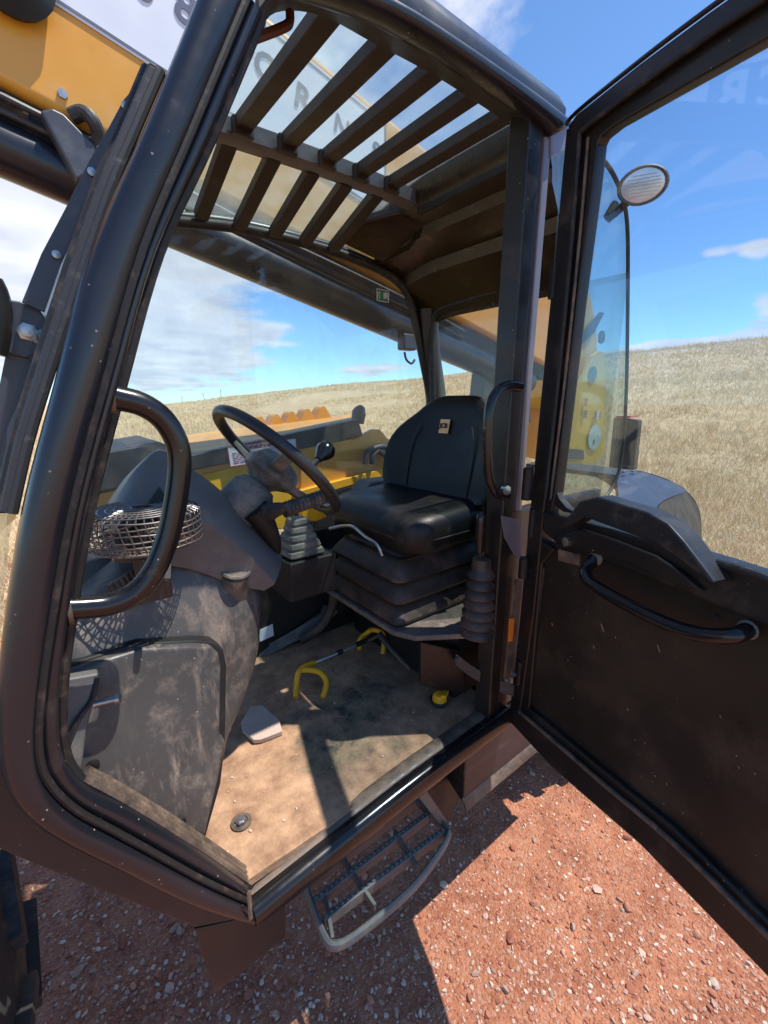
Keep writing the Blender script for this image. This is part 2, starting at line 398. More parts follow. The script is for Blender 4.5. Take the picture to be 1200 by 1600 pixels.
# ------------------------------------------------------------------ terrain
crest = []
for px, py in ((-600, 700), (-100, 660), (170, 642), (350, 622), (500, 605), (650, 594), (985, 551), (1100, 541), (1200, 531), (1500, 520), (2600, 520)):
    a, e = dirae(px, py); crest.append((a, e))
def lerp_tab(tab, x):
    if x <= tab[0][0]: return tab[0][1]
    for (a, b), (c, d) in zip(tab, tab[1:]):
        if x <= c: return b + (d - b) * (x - a) / (c - a)
    return tab[-1][1]
amin, amax = crest[0][0], crest[-1][0]
def crest_at(a):
    if a < amin - .6 or a > amax + .9: e = R_(-.4)
    elif a < amin: e = crest[0][1] + (R_(-.4) - crest[0][1]) * (amin - a) / .6
    elif a > amax: e = crest[-1][1] + (R_(-.4) - crest[-1][1]) * (a - amax) / .9
    else: e = lerp_tab(crest, a)
    D = 48 + 60 * max(0, min(1, (R_(4) - e) / R_(5)))
    return D, 1.83 + D * math.tan(e)
def gz(x, y):
    r = math.hypot(x, y); a = math.atan2(x, y)
    D, H = crest_at(a)
    t = max(0, min(1, (r - 9) / (D - 9)))
    s = t * t * (3 - 2 * t)
    z = H * (s * .7 + .3 * t) if H > 0 else H * s
    if r > D: z = H - (r - D) * .004 - .0
    if r > 5: z += (mnoise.noise(Vector((x * .15, y * .15, 1))) * .25) * min(1, (r - 5) / 15) * (1 if r < D else .3)
    z += mnoise.noise(Vector((x * 1.3, y * 1.3, 4))) * .012
    return z
mb = MB(); rings = []
rs = [0.01] + [.35 * 1.13 ** i for i in range(36)]
rs = [r for r in rs if r < 50] + [50, 56, 64, 74, 86, 100, 112, 130, 170, 250, 400, 800, 1600, 4000]
NA = 288
for r in rs: rings.append([V(r * math.sin(2 * math.pi * k / NA), r * math.cos(2 * math.pi * k / NA), gz(r * math.sin(2 * math.pi * k / NA), r * math.cos(2 * math.pi * k / NA))) for k in range(NA)])
mb.loft(rings, caps=False)
ground = obj('ground', mb, M['ground'], kind='structure', ang=80)
ground['label'] = 'red gravelly dirt yard rising to a dry grass hillside'

# pebbles: 300 largest as parts, the rest joined
pebcols = [(.55, .36, .27), (.48, .22, .14), (.38, .13, .075), (.62, .48, .38), (.30, .10, .06), (.42, .27, .20)]
pmats = [mat('pebble_stone_%d' % i, c, .8, dust=.5, dustcol=(.38, .16, .09), dscale=40, bump=.3, bscale=150) for i, c in enumerate(pebcols)]
def rock(mb, c, s, seed, flat=.55, n=1):
    rnd = random.Random(seed)
    ph = (1 + 5 ** .5) / 2
    vs = [V(*q).normalized() for q in ((-1, ph, 0), (1, ph, 0), (-1, -ph, 0), (1, -ph, 0), (0, -1, ph), (0, 1, ph), (0, -1, -ph), (0, 1, -ph), (ph, 0, -1), (ph, 0, 1), (-ph, 0, -1), (-ph, 0, 1))]
    fs = [(0, 11, 5), (0, 5, 1), (0, 1, 7), (0, 7, 10), (0, 10, 11), (1, 5, 9), (5, 11, 4), (11, 10, 2), (10, 7, 6), (7, 1, 8), (3, 9, 4), (3, 4, 2), (3, 2, 6), (3, 6, 8), (3, 8, 9), (4, 9, 5), (2, 4, 11), (6, 2, 10), (8, 6, 7), (9, 8, 1)]
    e = (rnd.uniform(.75, 1.35), rnd.uniform(.55, 1.0), rnd.uniform(.4, .8) * flat / .55)
    a = rnd.uniform(0, 6.28); ca, sa = math.cos(a), math.sin(a)
    out = []
    for v in vs:
        k = s * rnd.uniform(.78, 1.15); x, y, z = v.x * e[0] * k, v.y * e[1] * k, v.z * e[2] * k
        out.append(V(x * ca - y * sa + c[0], x * sa + y * ca + c[1], z + c[2]))
    mb.add(out, fs)
protos = []
for i in range(12):
    q = MB(); rock(q, (0, 0, 0), 1, 100 + i)
    me = bpy.data.meshes.new('pebble'); me.from_pydata([tuple(p) for p in q.v], [], q.f); me.materials.append(pmats[i % 6]); me.shade_smooth(); me.set_sharp_from_angle(angle=R_(40))
    protos.append(me)
def visible_ground_point():
    while True:
        px = random.uniform(0, 1200); py = random.uniform(1150, 1600) if random.random() < .75 else random.uniform(880, 1250)
        p = U(px, py, z=0)
        if py < 1150 and px < 1000: continue
        if 300 < px < 900 and py < 1150: continue
        return p
for i in range(290):
    p = visible_ground_point(); s = random.choice((.008, .008, .009, .009, .010, .012, .015, .019))
    o = bpy.data.objects.new('pebble', random.choice(protos)); col.objects.link(o)
    o.location = (p.x, p.y, gz(p.x, p.y) + s * .25); o.scale = (s, s, s); o.rotation_euler = (random.uniform(-.2, .2), random.uniform(-.2, .2), random.uniform(0, 6.28))
    attach(o, ground)
for ci in range(6):
    q = MB()
    for i in range(2700):
        if random.random() < .8: p = visible_ground_point()
        else:
            r = random.uniform(.6, 7); a = random.uniform(-.6, 2.6); p = V(r * math.sin(a), r * math.cos(a), 0)
        s = random.choice((.0018, .002, .0025, .003, .0035, .0045, .006, .0085)); rock(q, (p.x, p.y, gz(p.x, p.y) + s * .2), s, ci * 10000 + i)
    g = obj('gravel', q, pmats[ci], ground, kind='stuff')

# dry grass
def grassmat(name, a, b_):
    m = bpy.data.materials.new(name); m.use_nodes = True; t = m.node_tree; n = t.nodes; l = t.links; b = n['Principled BSDF']
    g = n.new('ShaderNodeNewGeometry'); q = n.new('ShaderNodeTexNoise'); q.inputs['Scale'].default_value = .9; q.inputs['Detail'].default_value = 8; q.inputs['Roughness'].default_value = .8
    l.new(g.outputs['Position'], q.inputs['Vector'])
    r = n.new('ShaderNodeMapRange'); r.inputs[1].default_value = .35; r.inputs[2].default_value = .65; l.new(q.outputs['Fac'], r.inputs[0])
    x = n.new('ShaderNodeMix'); x.data_type = 'RGBA'; l.new(r.outputs[0], x.inputs[0]); x.inputs[6].default_value = (*a, 1); x.inputs[7].default_value = (*b_, 1)
    l.new(x.outputs[2], b.inputs['Base Color']); b.inputs['Roughness'].default_value = .8; b.inputs['Specular IOR Level'].default_value = .15
    return m
gm = [grassmat('straw_grass', (.62, .43, .21), (.90, .71, .42)), grassmat('pale_dry_grass', (.68, .54, .32), (.90, .76, .50)), grassmat('green_grey_grass', (.40, .31, .15), (.55, .43, .24))]
for gi, (cnt, sd_) in enumerate(((85000, 1), (50000, 2), (9000, 3))):
    rnd = random.Random(sd_); vs = []; fs = []
    k = 0
    while k < cnt:
        a = rnd.uniform(-.42, 1.55); D, H = crest_at(a)
        r = 3.6 * (D * 1.03 / 3.6) ** (rnd.random() ** .8)
        x, y = r * math.sin(a), r * math.cos(a)
        dn = mnoise.noise(Vector((x * .35, y * .35, 9)))
        if r < 7 and dn < (7 - r) * .11 - .42: k += 1; continue
        z0 = gz(x, y); k += 1
        hh = rnd.uniform(.08, .27) * (.65 + .35 * min(1, r / 16)) * (1 + .5 * dn) * (1.7 if (r > D * .93 and rnd.random() < .35) else 1); wd = .0022 + r * .00036
        for b in range(3):
            ang = rnd.uniform(0, 6.28); lx, ly = rnd.gauss(0, .10), rnd.gauss(0, .10)
            ox, oy = rnd.gauss(0, .06), rnd.gauss(0, .06); h = hh * rnd.uniform(.6, 1.15)
            i = len(vs)
            vs += [(x + ox - wd * math.cos(ang), y + oy - wd * math.sin(ang), z0 - .02), (x + ox + wd * math.cos(ang), y + oy + wd * math.sin(ang), z0 - .02), (x + ox + lx, y + oy + ly, z0 + h)]
            fs.append((i, i + 1, i + 2))
    me = bpy.data.meshes.new('dry_grass'); me.from_pydata(vs, [], fs); me.materials.append(gm[gi])
    o = bpy.data.objects.new('dry_grass', me); col.objects.link(o); attach(o, ground); o['kind'] = 'stuff'

# ------------------------------------------------------------------ telehandler root
T = empty('telehandler', (1.1, 1.6, 0), 'yellow and black telescopic handler parked with its cab door swung open', 'telehandler')
def ov(px, py, y=.7): return U(px, py, y=y)

# --- door opening frame: wide front pillar + slanted lower part, lofted between traced outer and groove edges
pairs = [((330, -70), (412, -70)), ((307, 0), (383, 0)), ((224, 200), (300, 200)), ((140, 390), (221, 390)), ((84, 600), (162, 600)), ((33, 800), (110, 800)), ((2, 1000), (75, 1000)),
         ((-6, 1110), (60, 1120)), ((-2, 1185), (62, 1190)), ((14, 1240), (82, 1232)), ((52, 1282), (122, 1268)), ((110, 1318), (175, 1297)), ((180, 1352), (235, 1330)), ((300, 1410), (318, 1376)), ((392, 1438), (391, 1410))]
def frame_strip(name, prs, depth=.05, y=.7, n=14, matn='paint', sub=4, bulge=1.0, yoff=0):
    A = cm([ov(*a, y=y) for a, b in prs], sub); B = cm([ov(*b, y=y) for a, b in prs], sub)
    q = MB(); rg = []
    for a, b in zip(A, B):
        c = (a + b) / 2; h = (b - a) / 2
        ring = []
        for k in range(n):
            t = 2 * math.pi * k / n; cs, sn = math.cos(t), math.sin(t)
            cs = math.copysign(abs(cs) ** .75, cs); sn = math.copysign(abs(sn) ** .75, sn)
            ring.append(c + h * cs + V(0, depth / 2 * sn + yoff, 0))
        rg.append(ring)
    q.loft(rg)
    return obj(name, q, M[matn], T, ang=60)
frame_strip('front_pillar', pairs, .07, yoff=.012)
inner = [((383, 0), (404, 30)), ((300, 200), (324, 220)), ((221, 390), (244, 395)), ((162, 600), (186, 600)), ((110, 800), (135, 800)), ((75, 1000), (102, 1000)), ((60, 1110), (92, 1105)), ((64, 1190), (97, 1175)),
         ((84, 1232), (112, 1208)), ((122, 1262), (140, 1236)), ((175, 1292), (192, 1262)), ((235, 1325), (250, 1296)), ((318, 1370), (330, 1345)), ((391, 1405), (390, 1388))]
frame_strip('pillar_inner_flange', inner, .045, y=.715, matn='paint', yoff=.01)
seam = MB(); seam.tube(cm([ov(a[0] + 1, a[1], .692) for b, a in pairs], 5), .0055, 8)
obj('door_seal_groove', seam, M['seal'], T)
lip = MB(); lip.tube(cm([ov(b[0] + 3, b[1] - 2, .735) for a, b in inner], 5), .009, 8)
obj('inner_door_seal', lip, M['seal'], T)
q = MB()
for k in range(16):
    p = ov(389 + .2 * k, 1394 + 2.8 * k, .672); q.lathe([(0, -.0018), (.0045, 0), (0, .0018)], p, (0, -1, 0), 8)
obj('weld_bead', q, M['scuff'], T)
# torn dusty seal on the slanted sill
for k, off in enumerate((8, 16, 24)):
    q = MB(); q.tube(cm([ov(128 + off * .3, 1222 - off * .8, .735 + .012 * k), ov(200, 1262 - off, .735 + .012 * k), ov(290, 1318 - off, .735 + .012 * k), ov(386, 1382 - off * .9, .735 + .012 * k)], 6), .007, 8, ell=(1, 1.2))
    obj('sill_seal_strip', q, M['scuff'], T)
# sill tube + rear post + top rail
sill = [((395, 1440), (392, 1412)), ((540, 1328), (528, 1303)), ((673, 1222), (660, 1200)), ((800, 1124), (793, 1104))]
frame_strip('door_sill', sill, .05, y=.7, matn='tube')
sill2 = [((392, 1408), (389, 1394)), ((528, 1303), (518, 1292)), ((660, 1200), (651, 1190)), ((793, 1104), (785, 1097))]
frame_strip('sill_step_plate', sill2, .05, y=.725, matn='scuff', yoff=.01)
sill3 = [((388, 1384), (378, 1352)), ((512, 1286), (498, 1258)), ((645, 1185), (628, 1166)), ((780, 1093), (764, 1082))]
q = MB(); q.box((.995, .735, 1.66), (.05, .06, 1.62)); obj('rear_door_post', q, M['paint_in'], T, bevel=.006)
q = MB(); q.box((1.045, .715, 1.98), (.026, .02, .90)); obj('hinge_side_strip', q, M['strip'], T, bevel=.003)
q = MB(); q.box((1.045, .73, 1.18), (.05, .04, .70)); obj('lower_hinge_channel', q, M['paint_in'], T, bevel=.004)
q = MB(); q.prism([ov(785, 806, .695), ov(812, 812, .695), ov(818, 868, .695), ov(808, 872, .695), ov(790, 840, .695)], (0, .006, 0)); obj('bare_metal_plate', q, M['strip'], T)
q = MB(); q.prism([ov(806, 905, .69), ov(817, 907, .69), ov(802, 1060, .69), ov(789, 1060, .69)], (0, .006, 0)); obj('chipped_metal_strip', q, M['scuff'], T)
q = MB(); q.prism([ov(797, 967, .686), ov(804, 966, .686), ov(801, 1002, .686), ov(795, 1003, .686)], (0, .003, 0)); obj('orange_marker', q, M['orangetape'], T)
for (px, py, h) in ((824, 757, .085), (818, 888, .06)):
    p = ov(px, py, .675); q = MB(); q.lathe([(.0, -h / 2), (.014, -h / 2), (.014, h / 2), (.011, h / 2 + .004), (0, h / 2 + .004)], p, (0, 0, 1), 14); obj('hinge_knuckle', q, M['black'], T)
for px, py in ((790, 1062), (800, 1052), (835, 840)):
    p = ov(px, py, .675); q = MB(); q.lathe([(0, 0), (.007, 0), (.007, .012), (0, .013)], p, (0, -1, 0), 6); obj('hinge_bolt', q, M['metal'], T)
# top rail (outer tube and inner channel)
rail = [((455, -50), (430, -22)), ((600, 5), (600, 34)), ((740, 92), (735, 115)), ((840, 160), (830, 182)), ((888, 196), (862, 212))]
frame_strip('roof_side_rail', rail, .05, y=.7, matn='paint')
q = MB()
A = cm([ov(405, 12, .71), ov(440, -18, .71), ov(520, -10, .71), ov(600, 36, .71), ov(735, 118, .71), ov(865, 216, .71)], 5)
B = cm([ov(402, 60, .75), U(430, 20, z=2.475), U(500, 24, z=2.49), U(585, 68, z=2.495), U(695, 128, z=2.495), U(822, 212, z=2.49)], 5)
q.loft([[a, b, b + V(0, .01, .03), a + V(0, 0, .03)] for a, b in zip(A, B)]); obj('roof_inner_channel', q, M['slat'], T, ang=50)
q = MB(); q.tube(cm([U(398, 60, y=.82), U(420, 52, y=.82), U(440, 44, y=.82), U(452, 36, y=.82), U(453, 18, y=.82)], 4), .0075, 10); obj('roof_cable_clip', q, mat('red_brown_cable', (.10, .035, .02), .5, dust=.4), T)
# cab skin over the top rail (outer roof)
q = MB(); rg = []
for i in range(9):
    x = .20 + i * .112
    prof = [(.700, 2.47), (.698, 2.50), (.72, 2.535), (.78, 2.565), (.83, 2.575), (.83, 2.555), (.78, 2.545), (.73, 2.51)]
    rg.append([V(x, a, b - .35 * max(0, .30 - x)) for a, b in prof])
q.loft(rg); obj('roof_edge', q, M['paint'], T, ang=50)
q = MB(); q.prism([ov(862, 206, .70), ov(888, 196, .70), ov(888, 232, .70), ov(862, 246, .70)], (0, .12, 0)); obj('rear_corner_cap', q, M['strip'], T, bevel=.003)

# --- roof bars
bars = [.53, .655, .78, .90, 1.022]
def bar(name, a, b, wd, ht):
    a = Vector(a); b = Vector(b); d = (b - a).normalized(); s = V(1, 0, 0); up = s.cross(d).normalized()
    if up.z < 0: up = -up
    q = MB(); r = []
    for p in (a, b): r.append([p + s * wd / 2 + up * ht / 2, p - s * wd / 2 + up * ht / 2, p - s * wd / 2 - up * ht / 2, p + s * wd / 2 - up * ht / 2])
    q.loft(r); return obj(name, q, M['slat'], T, bevel=.004)
for x in bars:
    bar('roof_slat', (x, .80, 2.515), (x, 1.262, 2.515), .042, .030)
    bar('roof_slat', (x - .015, 1.315, 2.50), (x - .015, 1.60, 2.405), .042, .030)
    q = MB(); q.box((x, 1.258, 2.508), (.054, .022, .042)); obj('slat_bracket', q, M['slat'], T, bevel=.004)
q = MB(); rg = []
for i in range(13):
    x = .40 + i * .0725; z = 2.508 + .012 * math.sin(math.pi * i / 12)
    rg.append([V(x, 1.275, z - .020), V(x, 1.275, z + .020), V(x, 1.281, z + .020), V(x, 1.281, z - .010), V(x, 1.30, z - .018), V(x, 1.325, z - .018), V(x, 1.325, z - .026), V(x, 1.30, z - .028)])
q.loft(rg); obj('roof_cross_bar', q, mat('dusty_grey_bar', (.11, .11, .115), .4, .2, dust=.3), T, ang=50)
q = MB(); rg = []
for i in range(11):
    y = .80 + i * .086; z = 2.560 - .12 * max(0, (y - 1.2) / .45) ** 1.6
    rg.append([V(.36, y, z), V(1.15, y, z), V(1.15, y, z + .006), V(.36, y, z + .006)])
q.loft(rg); obj('roof_glass', q, M['g_roof'], T, ang=60)
q = MB(); q.tube([U(362, 20, y=.80), U(322, 150, y=1.2), U(262, 300, y=1.58)], .024, 12, sub=5); obj('front_header', q, M['slat'], T)

# --- headlining behind the glass roof: stepped panel swept across the cab
prof = [(1.14, 2.57), (1.14, 2.505), (1.15, 2.482), (1.20, 2.468), (1.225, 2.455), (1.235, 2.425), (1.36, 2.385), (1.372, 2.345), (1.385, 2.335), (1.45, 2.285), (1.50, 2.235), (1.53, 2.20), (1.53, 2.57)]
q = MB(); rg = []
for i in range(15):
    t = i / 14; dz = -.035 * max(0, (t - .68) / .32) ** 2
    rg.append([V(a, (.76 + max(0, a - 1.1) * .38) * (1 - t) + 1.625 * t, b + dz * (1 if b < 2.56 else 0)) for a, b in prof])
q.loft(rg); obj('headlining', q, M['liner'], T, ang=28)
q = MB(); q.prism([U(528, 378, y=1.58), U(560, 350, y=1.47), U(645, 326, y=1.33), U(668, 352, y=1.31), U(640, 392, y=1.40), U(600, 412, y=1.58)], (0, .01, .03)); obj('corner_moulding', q, M['liner'], T, bevel=.008, seg=3)
q = MB(); q.box((1.15, 1.02, 2.468), (.02, .50, .025)); obj('roof_seal_beam', q, M['black'], T, bevel=.006)

# --- far side frame
far = [U(232, 330, y=1.62), U(268, 345, y=1.62), U(370, 356, y=1.62), U(480, 381, y=1.62), U(560, 407, y=1.62), U(612, 432, y=1.61), U(638, 462, y=1.60), U(650, 510, y=1.60), U(664, 580, y=1.60), U(684, 680, y=1.60), U(704, 800, y=1.60)]
q = MB(); q.tube(cm(far, 5), .017, 12); obj('side_window_seal', q, M['seal'], T)
q = MB(); q.tube(cm([p + V(.0, .02, .016) if i < 5 else p + V(.022, .02, .008) for i, p in enumerate(far)], 5), .022, 12); obj('far_roof_rail', q, M['paint_in'], T)
q = MB(); q.box((.80, 1.62, 1.07), (1.50, .04, .44)); obj('far_side_wall', q, M['black'], T, bevel=.005)
q = MB(); q.prism([V(.40, 1.655, 2.47), V(1.38, 1.655, 2.44), V(1.52, 1.655, 2.25), V(1.72, 1.655, 1.27), V(-.1, 1.655, 1.27), V(.0, 1.655, 1.7)], (0, .005, 0)); obj('side_window_glass', q, M['g_far'], T)
# emergency exit sticker on that glass
sq = MB(); c = U(598, 462, y=1.648)
sq.box(c, (.068, .001, .050)); stk = obj('exit_sticker', sq, M['green'], T)
for dx, dz, w_, h_ in ((-.025, .009, .010, .003), (-.0285, .003, .003, .014), (-.026, -.003, .008, .003), (-.0285, -.011, .003, .012), (-.017, .0, .003, .034), (.013, .003, .020, .020), (.010, -.008, .014, .008), (.016, .014, .006, .006),
                       (0, .0235, .066, .003), (0, -.0235, .066, .003), (-.033, 0, .003, .048), (.033, 0, .003, .048), (.028, 0, .004, .03)):
    q = MB(); q.box(c + V(dx, -.0012, dz), (w_, .0008, h_)); obj('sticker_print', q, M['white'], stk)

# rear wall: window frame, glass, lower wall
def rw(px, py): return U(px, py, x=1.50)
rwin = [rw(677, 700), rw(676, 600), rw(674, 520), rw(678, 495), rw(693, 480), rw(720, 471), rw(790, 450), rw(850, 430)]
q = MB(); q.tube(cm(rwin, 4), .014, 10); obj('rear_window_seal', q, M['seal'], T)
q = MB(); q.box((1.54, 1.15, 1.12), (.03, .95, .55)); obj('rear_wall', q, M['black'], T, bevel=.005)
q = MB(); q.box((1.515, 1.13, 1.79), (.005, .86, .86)); obj('rear_window_glass', q, M['g_rear'], T)
q = MB(); q.tube([V(1.50, 1.585, 2.25), V(1.54, 1.60, 2.05), V(1.60, 1.60, 1.79), V(1.68, 1.60, 1.2)], .052, 12, sub=4); obj('rear_corner_pillar', q, M['paint_in'], T)

# left rear quarter glass with dark edge
qp = [(900, 235), (928, 240), (952, 262), (970, 300), (980, 350), (981, 450), (979, 600), (974, 690), (966, 740), (945, 778), (915, 792), (850, 800), (850, 600), (870, 400), (880, 240)]
P = [U(a, b, y=.72) for a, b in qp]
q = MB(); q.prism(P, (0, .006, 0)); obj('quarter_window_glass', q, M['g_qtr'], T)
q = MB(); q.tube(cm([U(a, b, y=.715) for a, b in qp[:11]], 4), .006, 8, ell=(1, 1)); obj('quarter_window_edge', q, M['seal'], T)
q = MB(); q.box((1.30, .73, 1.20), (.50, .03, .66)); obj('rear_quarter_panel', q, M['paint'], T, bevel=.006)
# work lamp at the rear corner of the roof
lp = U(1004, 290, y=.66); nrm = ((CAM - lp).normalized() + V(-.05, -.1, .12)).normalized()
wl = empty('work_lamp', lp, parent=T)
q = MB(); q.lathe([(0, -.085), (.028, -.08), (.048, -.045), (.058, -.01), (.060, .004), (.056, .008), (.052, .002), (0, .0)], V(0, 0, 0), (0, 0, 1), 24)
ex = V(1, 0, 0); rotq = nrm.to_track_quat('Z', 'Y').to_matrix()
def squash(p): return rotq @ V(p.x * 1.08, p.y * .80, p.z) + lp
q.v = [squash(p) for p in q.v]; obj('lamp_housing', q, M['plastic'], wl, ang=50)
q = MB(); q.lathe([(0, .006), (.030, .006), (.050, .0025), (.050, .0), (0, .0)], V(0, 0, 0), (0, 0, 1), 24); q.v = [squash(p) for p in q.v]; obj('lamp_lens', q, M['lens'], wl)
for k in range(7):
    h = -.024 + k * .008; w2 = .046 * math.sqrt(max(0, 1 - (h / .032) ** 2))
    q = MB(); q.box((0, 0, 0), (2 * w2, .0015, .0015)); q.v = [rotq @ (p + V(0, h, .0075)) + lp for p in q.v]; obj('lens_rib', q, M['white'], wl)
q = MB(); q.tube([lp - nrm * .07, lp + V(.02, .10, -.05), V(1.5, .76, 2.42)], .012, 8, sub=3); obj('lamp_bracket', q, M['black'], wl)

# --- lower skin panel below the slanted sill, bracket under it, underside
q = MB(); q.prism([ov(-60, 1150, .735), ov(20, 1180, .735), ov(90, 1280, .735), ov(300, 1395, .735), ov(395, 1432, .735), ov(305, 1450, .735), ov(30, 1342, .735), ov(-60, 1300, .735)], (0, .03, 0)); obj('lower_skin_panel', q, mat('grey_skin_paint', (.022, .021, .025), .45, dust=.3, dustcol=(.2, .15, .13), specks=.4), T, bevel=.004)
q = MB(); q.prism([ov(304, 1452, .74), ov(390, 1432, .74), ov(447, 1392, .74), ov(446, 1466, .74), ov(336, 1553, .74)], (0, .012, 0)); obj('step_side_plate', q, mat('dark_plate', (.018, .016, .017), .45, dust=.25, dustcol=(.18, .12, .1)), T, bevel=.003)
q = MB(); q.box((.66, 1.19, .80), (.96, .90, .06)); obj('cab_underside', q, M['black'], T, bevel=.005)
q = MB(); q.box((2.0, 1.6, .55), (2.6, .45, .32)); obj('chassis', q, M['black'], T, bevel=.01)
# storage box right of the step
q = MB(); q.prism([V(.885, .72, .80), V(.885, .72, .60), V(.90, .74, .575), V(.98, 1.05, .60), V(.98, 1.05, .80)], (.75, 0, 0)); obj('side_tank', q, mat('sheen_tank_paint', (.03, .028, .034), .3, .2, dust=.3, dustcol=(.2, .14, .12), dscale=5, streak=(5, 5, 30)), T, bevel=.008)
q = MB(); q.prism([V(.885, .705, .572), V(1.65, .705, .572), V(1.65, .722, .60), V(.885, .722, .60)], (0, .0, .012)); obj('tank_lip', q, M['scuff'], T)
# step hanger plates
q = MB(); q.prism([U(640, 1215, y=.80), U(690, 1200, y=.80), U(722, 1240, y=.84), U(697, 1295, y=.80), U(680, 1262, y=.80)], (.008, .01, 0)); obj('step_hanger', q, M['black'], T, bevel=.002)
q = MB(); q.prism([U(645, 1235, y=.76), U(660, 1225, y=.76), U(699, 1283, y=.76), U(697, 1300, y=.76)], (.006, .03, 0)); obj('step_hanger', q, M['plastic'], T, bevel=.002)
# step grate: rails and cross bars in the plane z = .5
ZS = .5
def sp(px, py): return U(px, py, z=ZS)
st = empty('step', sp(590, 1380), parent=T)
q = MB(); q.tube(cm([sp(478, 1385), sp(493, 1430), sp(508, 1466), sp(520, 1478), sp(545, 1470), sp(600, 1428), sp(650, 1382), sp(685, 1335), sp(699, 1310), sp(696, 1292), sp(650, 1252)], 4), .011, 8, ell=(1.5, .8)); obj('step_rim', q, M['galv'], st)
for a, b in (((480, 1384), (648, 1253)), ((490, 1412), (668, 1275)), ((505, 1440), (694, 1300)), ):
    q = MB(); A_, B_ = sp(*a), sp(*b); d = (B_ - A_).normalized(); s_ = V(-d.y, d.x, 0) * .008
    q.loft([[p + s_ + V(0, 0, .014), p - s_ + V(0, 0, .014), p - s_ - V(0, 0, .020), p + s_ - V(0, 0, .020)] for p in (A_, B_)]); br = obj('step_bar', q, M['galv'], st, bevel=.002)
    q = MB()
    n_ = 26
    for k in range(n_):
        p = A_.lerp(B_, (k + .5) / n_); q.box(p + V(0, 0, .017), (.007, .007, .006), Matrix.Rotation(math.atan2(d.y, d.x), 3, 'Z'))
    obj('grip_teeth', q, M['galv'], br)
for a, b in (((534, 1340), (586, 1418)), ((616, 1300), (652, 1356)), ((507, 1395), (520, 1470))):
    q = MB(); A_, B_ = sp(*a), sp(*b); d = (B_ - A_).normalized(); s_ = V(-d.y, d.x, 0) * .005
    q.loft([[p + s_ + V(0, 0, .012), p - s_ + V(0, 0, .012), p - s_ - V(0, 0, .012), p + s_ - V(0, 0, .012)] for p in (A_, B_)]); obj('step_cross_bar', q, M['galv'], st, bevel=.002)
q = MB(); 
A_ = [sp(520, 1478), sp(545, 1470), sp(600, 1428), sp(650, 1382), sp(685, 1335), sp(699, 1310)]
for p in cm(A_, 9): q.box(p + V(0, 0, .012), (.006, .006, .006))
obj('grip_teeth', q, M['galv'], st)

# --- floor and interior lower structure
q = MB(); q.prism([V(.19, .728, .85), V(1.06, .728, .85), V(1.12, 1.6, .85), V(.0, 1.6, .85), V(.0, 1.0, .85)], (0, 0, -.02)); obj('cab_floor', q, M['floor'], T)
q = MB(); q.prism([U(403, 1034, y=1.50), U(506, 980, y=1.47), U(530, 955, y=1.42), U(515, 950, y=1.46), U(500, 965, y=1.5), U(405, 1012, y=1.52)], (0, .05, 0)); obj('floor_edge_moulding', q, M['plastic2'], T, bevel=.006)
q = MB(); q.box((.79, 1.57, 1.01), (.80, .12, .40)); obj('side_console', q, M['black'], T, bevel=.008)
q = MB(); q.box((.79, 1.515, 1.212), (.80, .03, .012)); obj('console_edge_strip', q, M['plastic2'], T, bevel=.003)
q = MB(); q.prism([U(405, 985, y=1.505), U(426, 975, y=1.505), U(428, 993, y=1.505), U(406, 1003, y=1.505)], (0, .002, 0)); obj('console_sticker', q, M['white'], T)
# console step rising to the seat platform
q = MB(); q.tube(cm([U(470, 1000, y=1.45), U(500, 980, y=1.42), U(518, 950, y=1.40), U(520, 920, y=1.38), U(508, 912, y=1.38)], 4), .018, 10); obj('platform_moulding', q, M['bellow'], T)
pl = [V(.768, 1.37, 1.13), V(.768, .93, 1.13), V(.80, .865, 1.13), V(.955, .765, 1.13), V(1.15, .765, 1.13), V(1.45, .9, 1.13), V(1.45, 1.40, 1.13)]
q = MB(); q.prism(pl, (0, 0, .018)); obj('seat_platform', q, M['plastic2'], T, bevel=.003)
q = MB(); q.box((1.12, 1.15, .99), (.30, .60, .27)); obj('platform_support', q, M['black'], T, bevel=.01)
q = MB(); q.prism([U(657, 1003, y=.86), U(722, 1018, y=.81), U(728, 1085, y=.81), U(657, 1072, y=.86)], (0.02, .03, 0)); obj('platform_bracket', q, M['paint_in'], T, bevel=.004)
q = MB(); q.tube(cm([U(592, 990, y=1.12), U(612, 1015, y=1.06), U(640, 1045, y=1.0)], 4), .012, 10); obj('hose_under_seat', q, M['hose'], T)
q = MB(); A_ = [U(712, 1030, y=.80), U(735, 1048, y=.77), U(770, 1068, y=.72), U(803, 1080, y=.68)]
q.loft([[p + V(0, 0, .020), p + V(.003, .004, .020), p + V(.003, .004, -.020), p + V(0, 0, -.020)] for p in cm(A_, 4)]); obj('door_check_strap', q, M['hose'], T)
q = MB(); q.lathe([(0, 0), (.008, 0), (.008, .008), (0, .009)], A_[0], (0, -1, 0), 6); obj('strap_bolt', q, M['metal'], T)
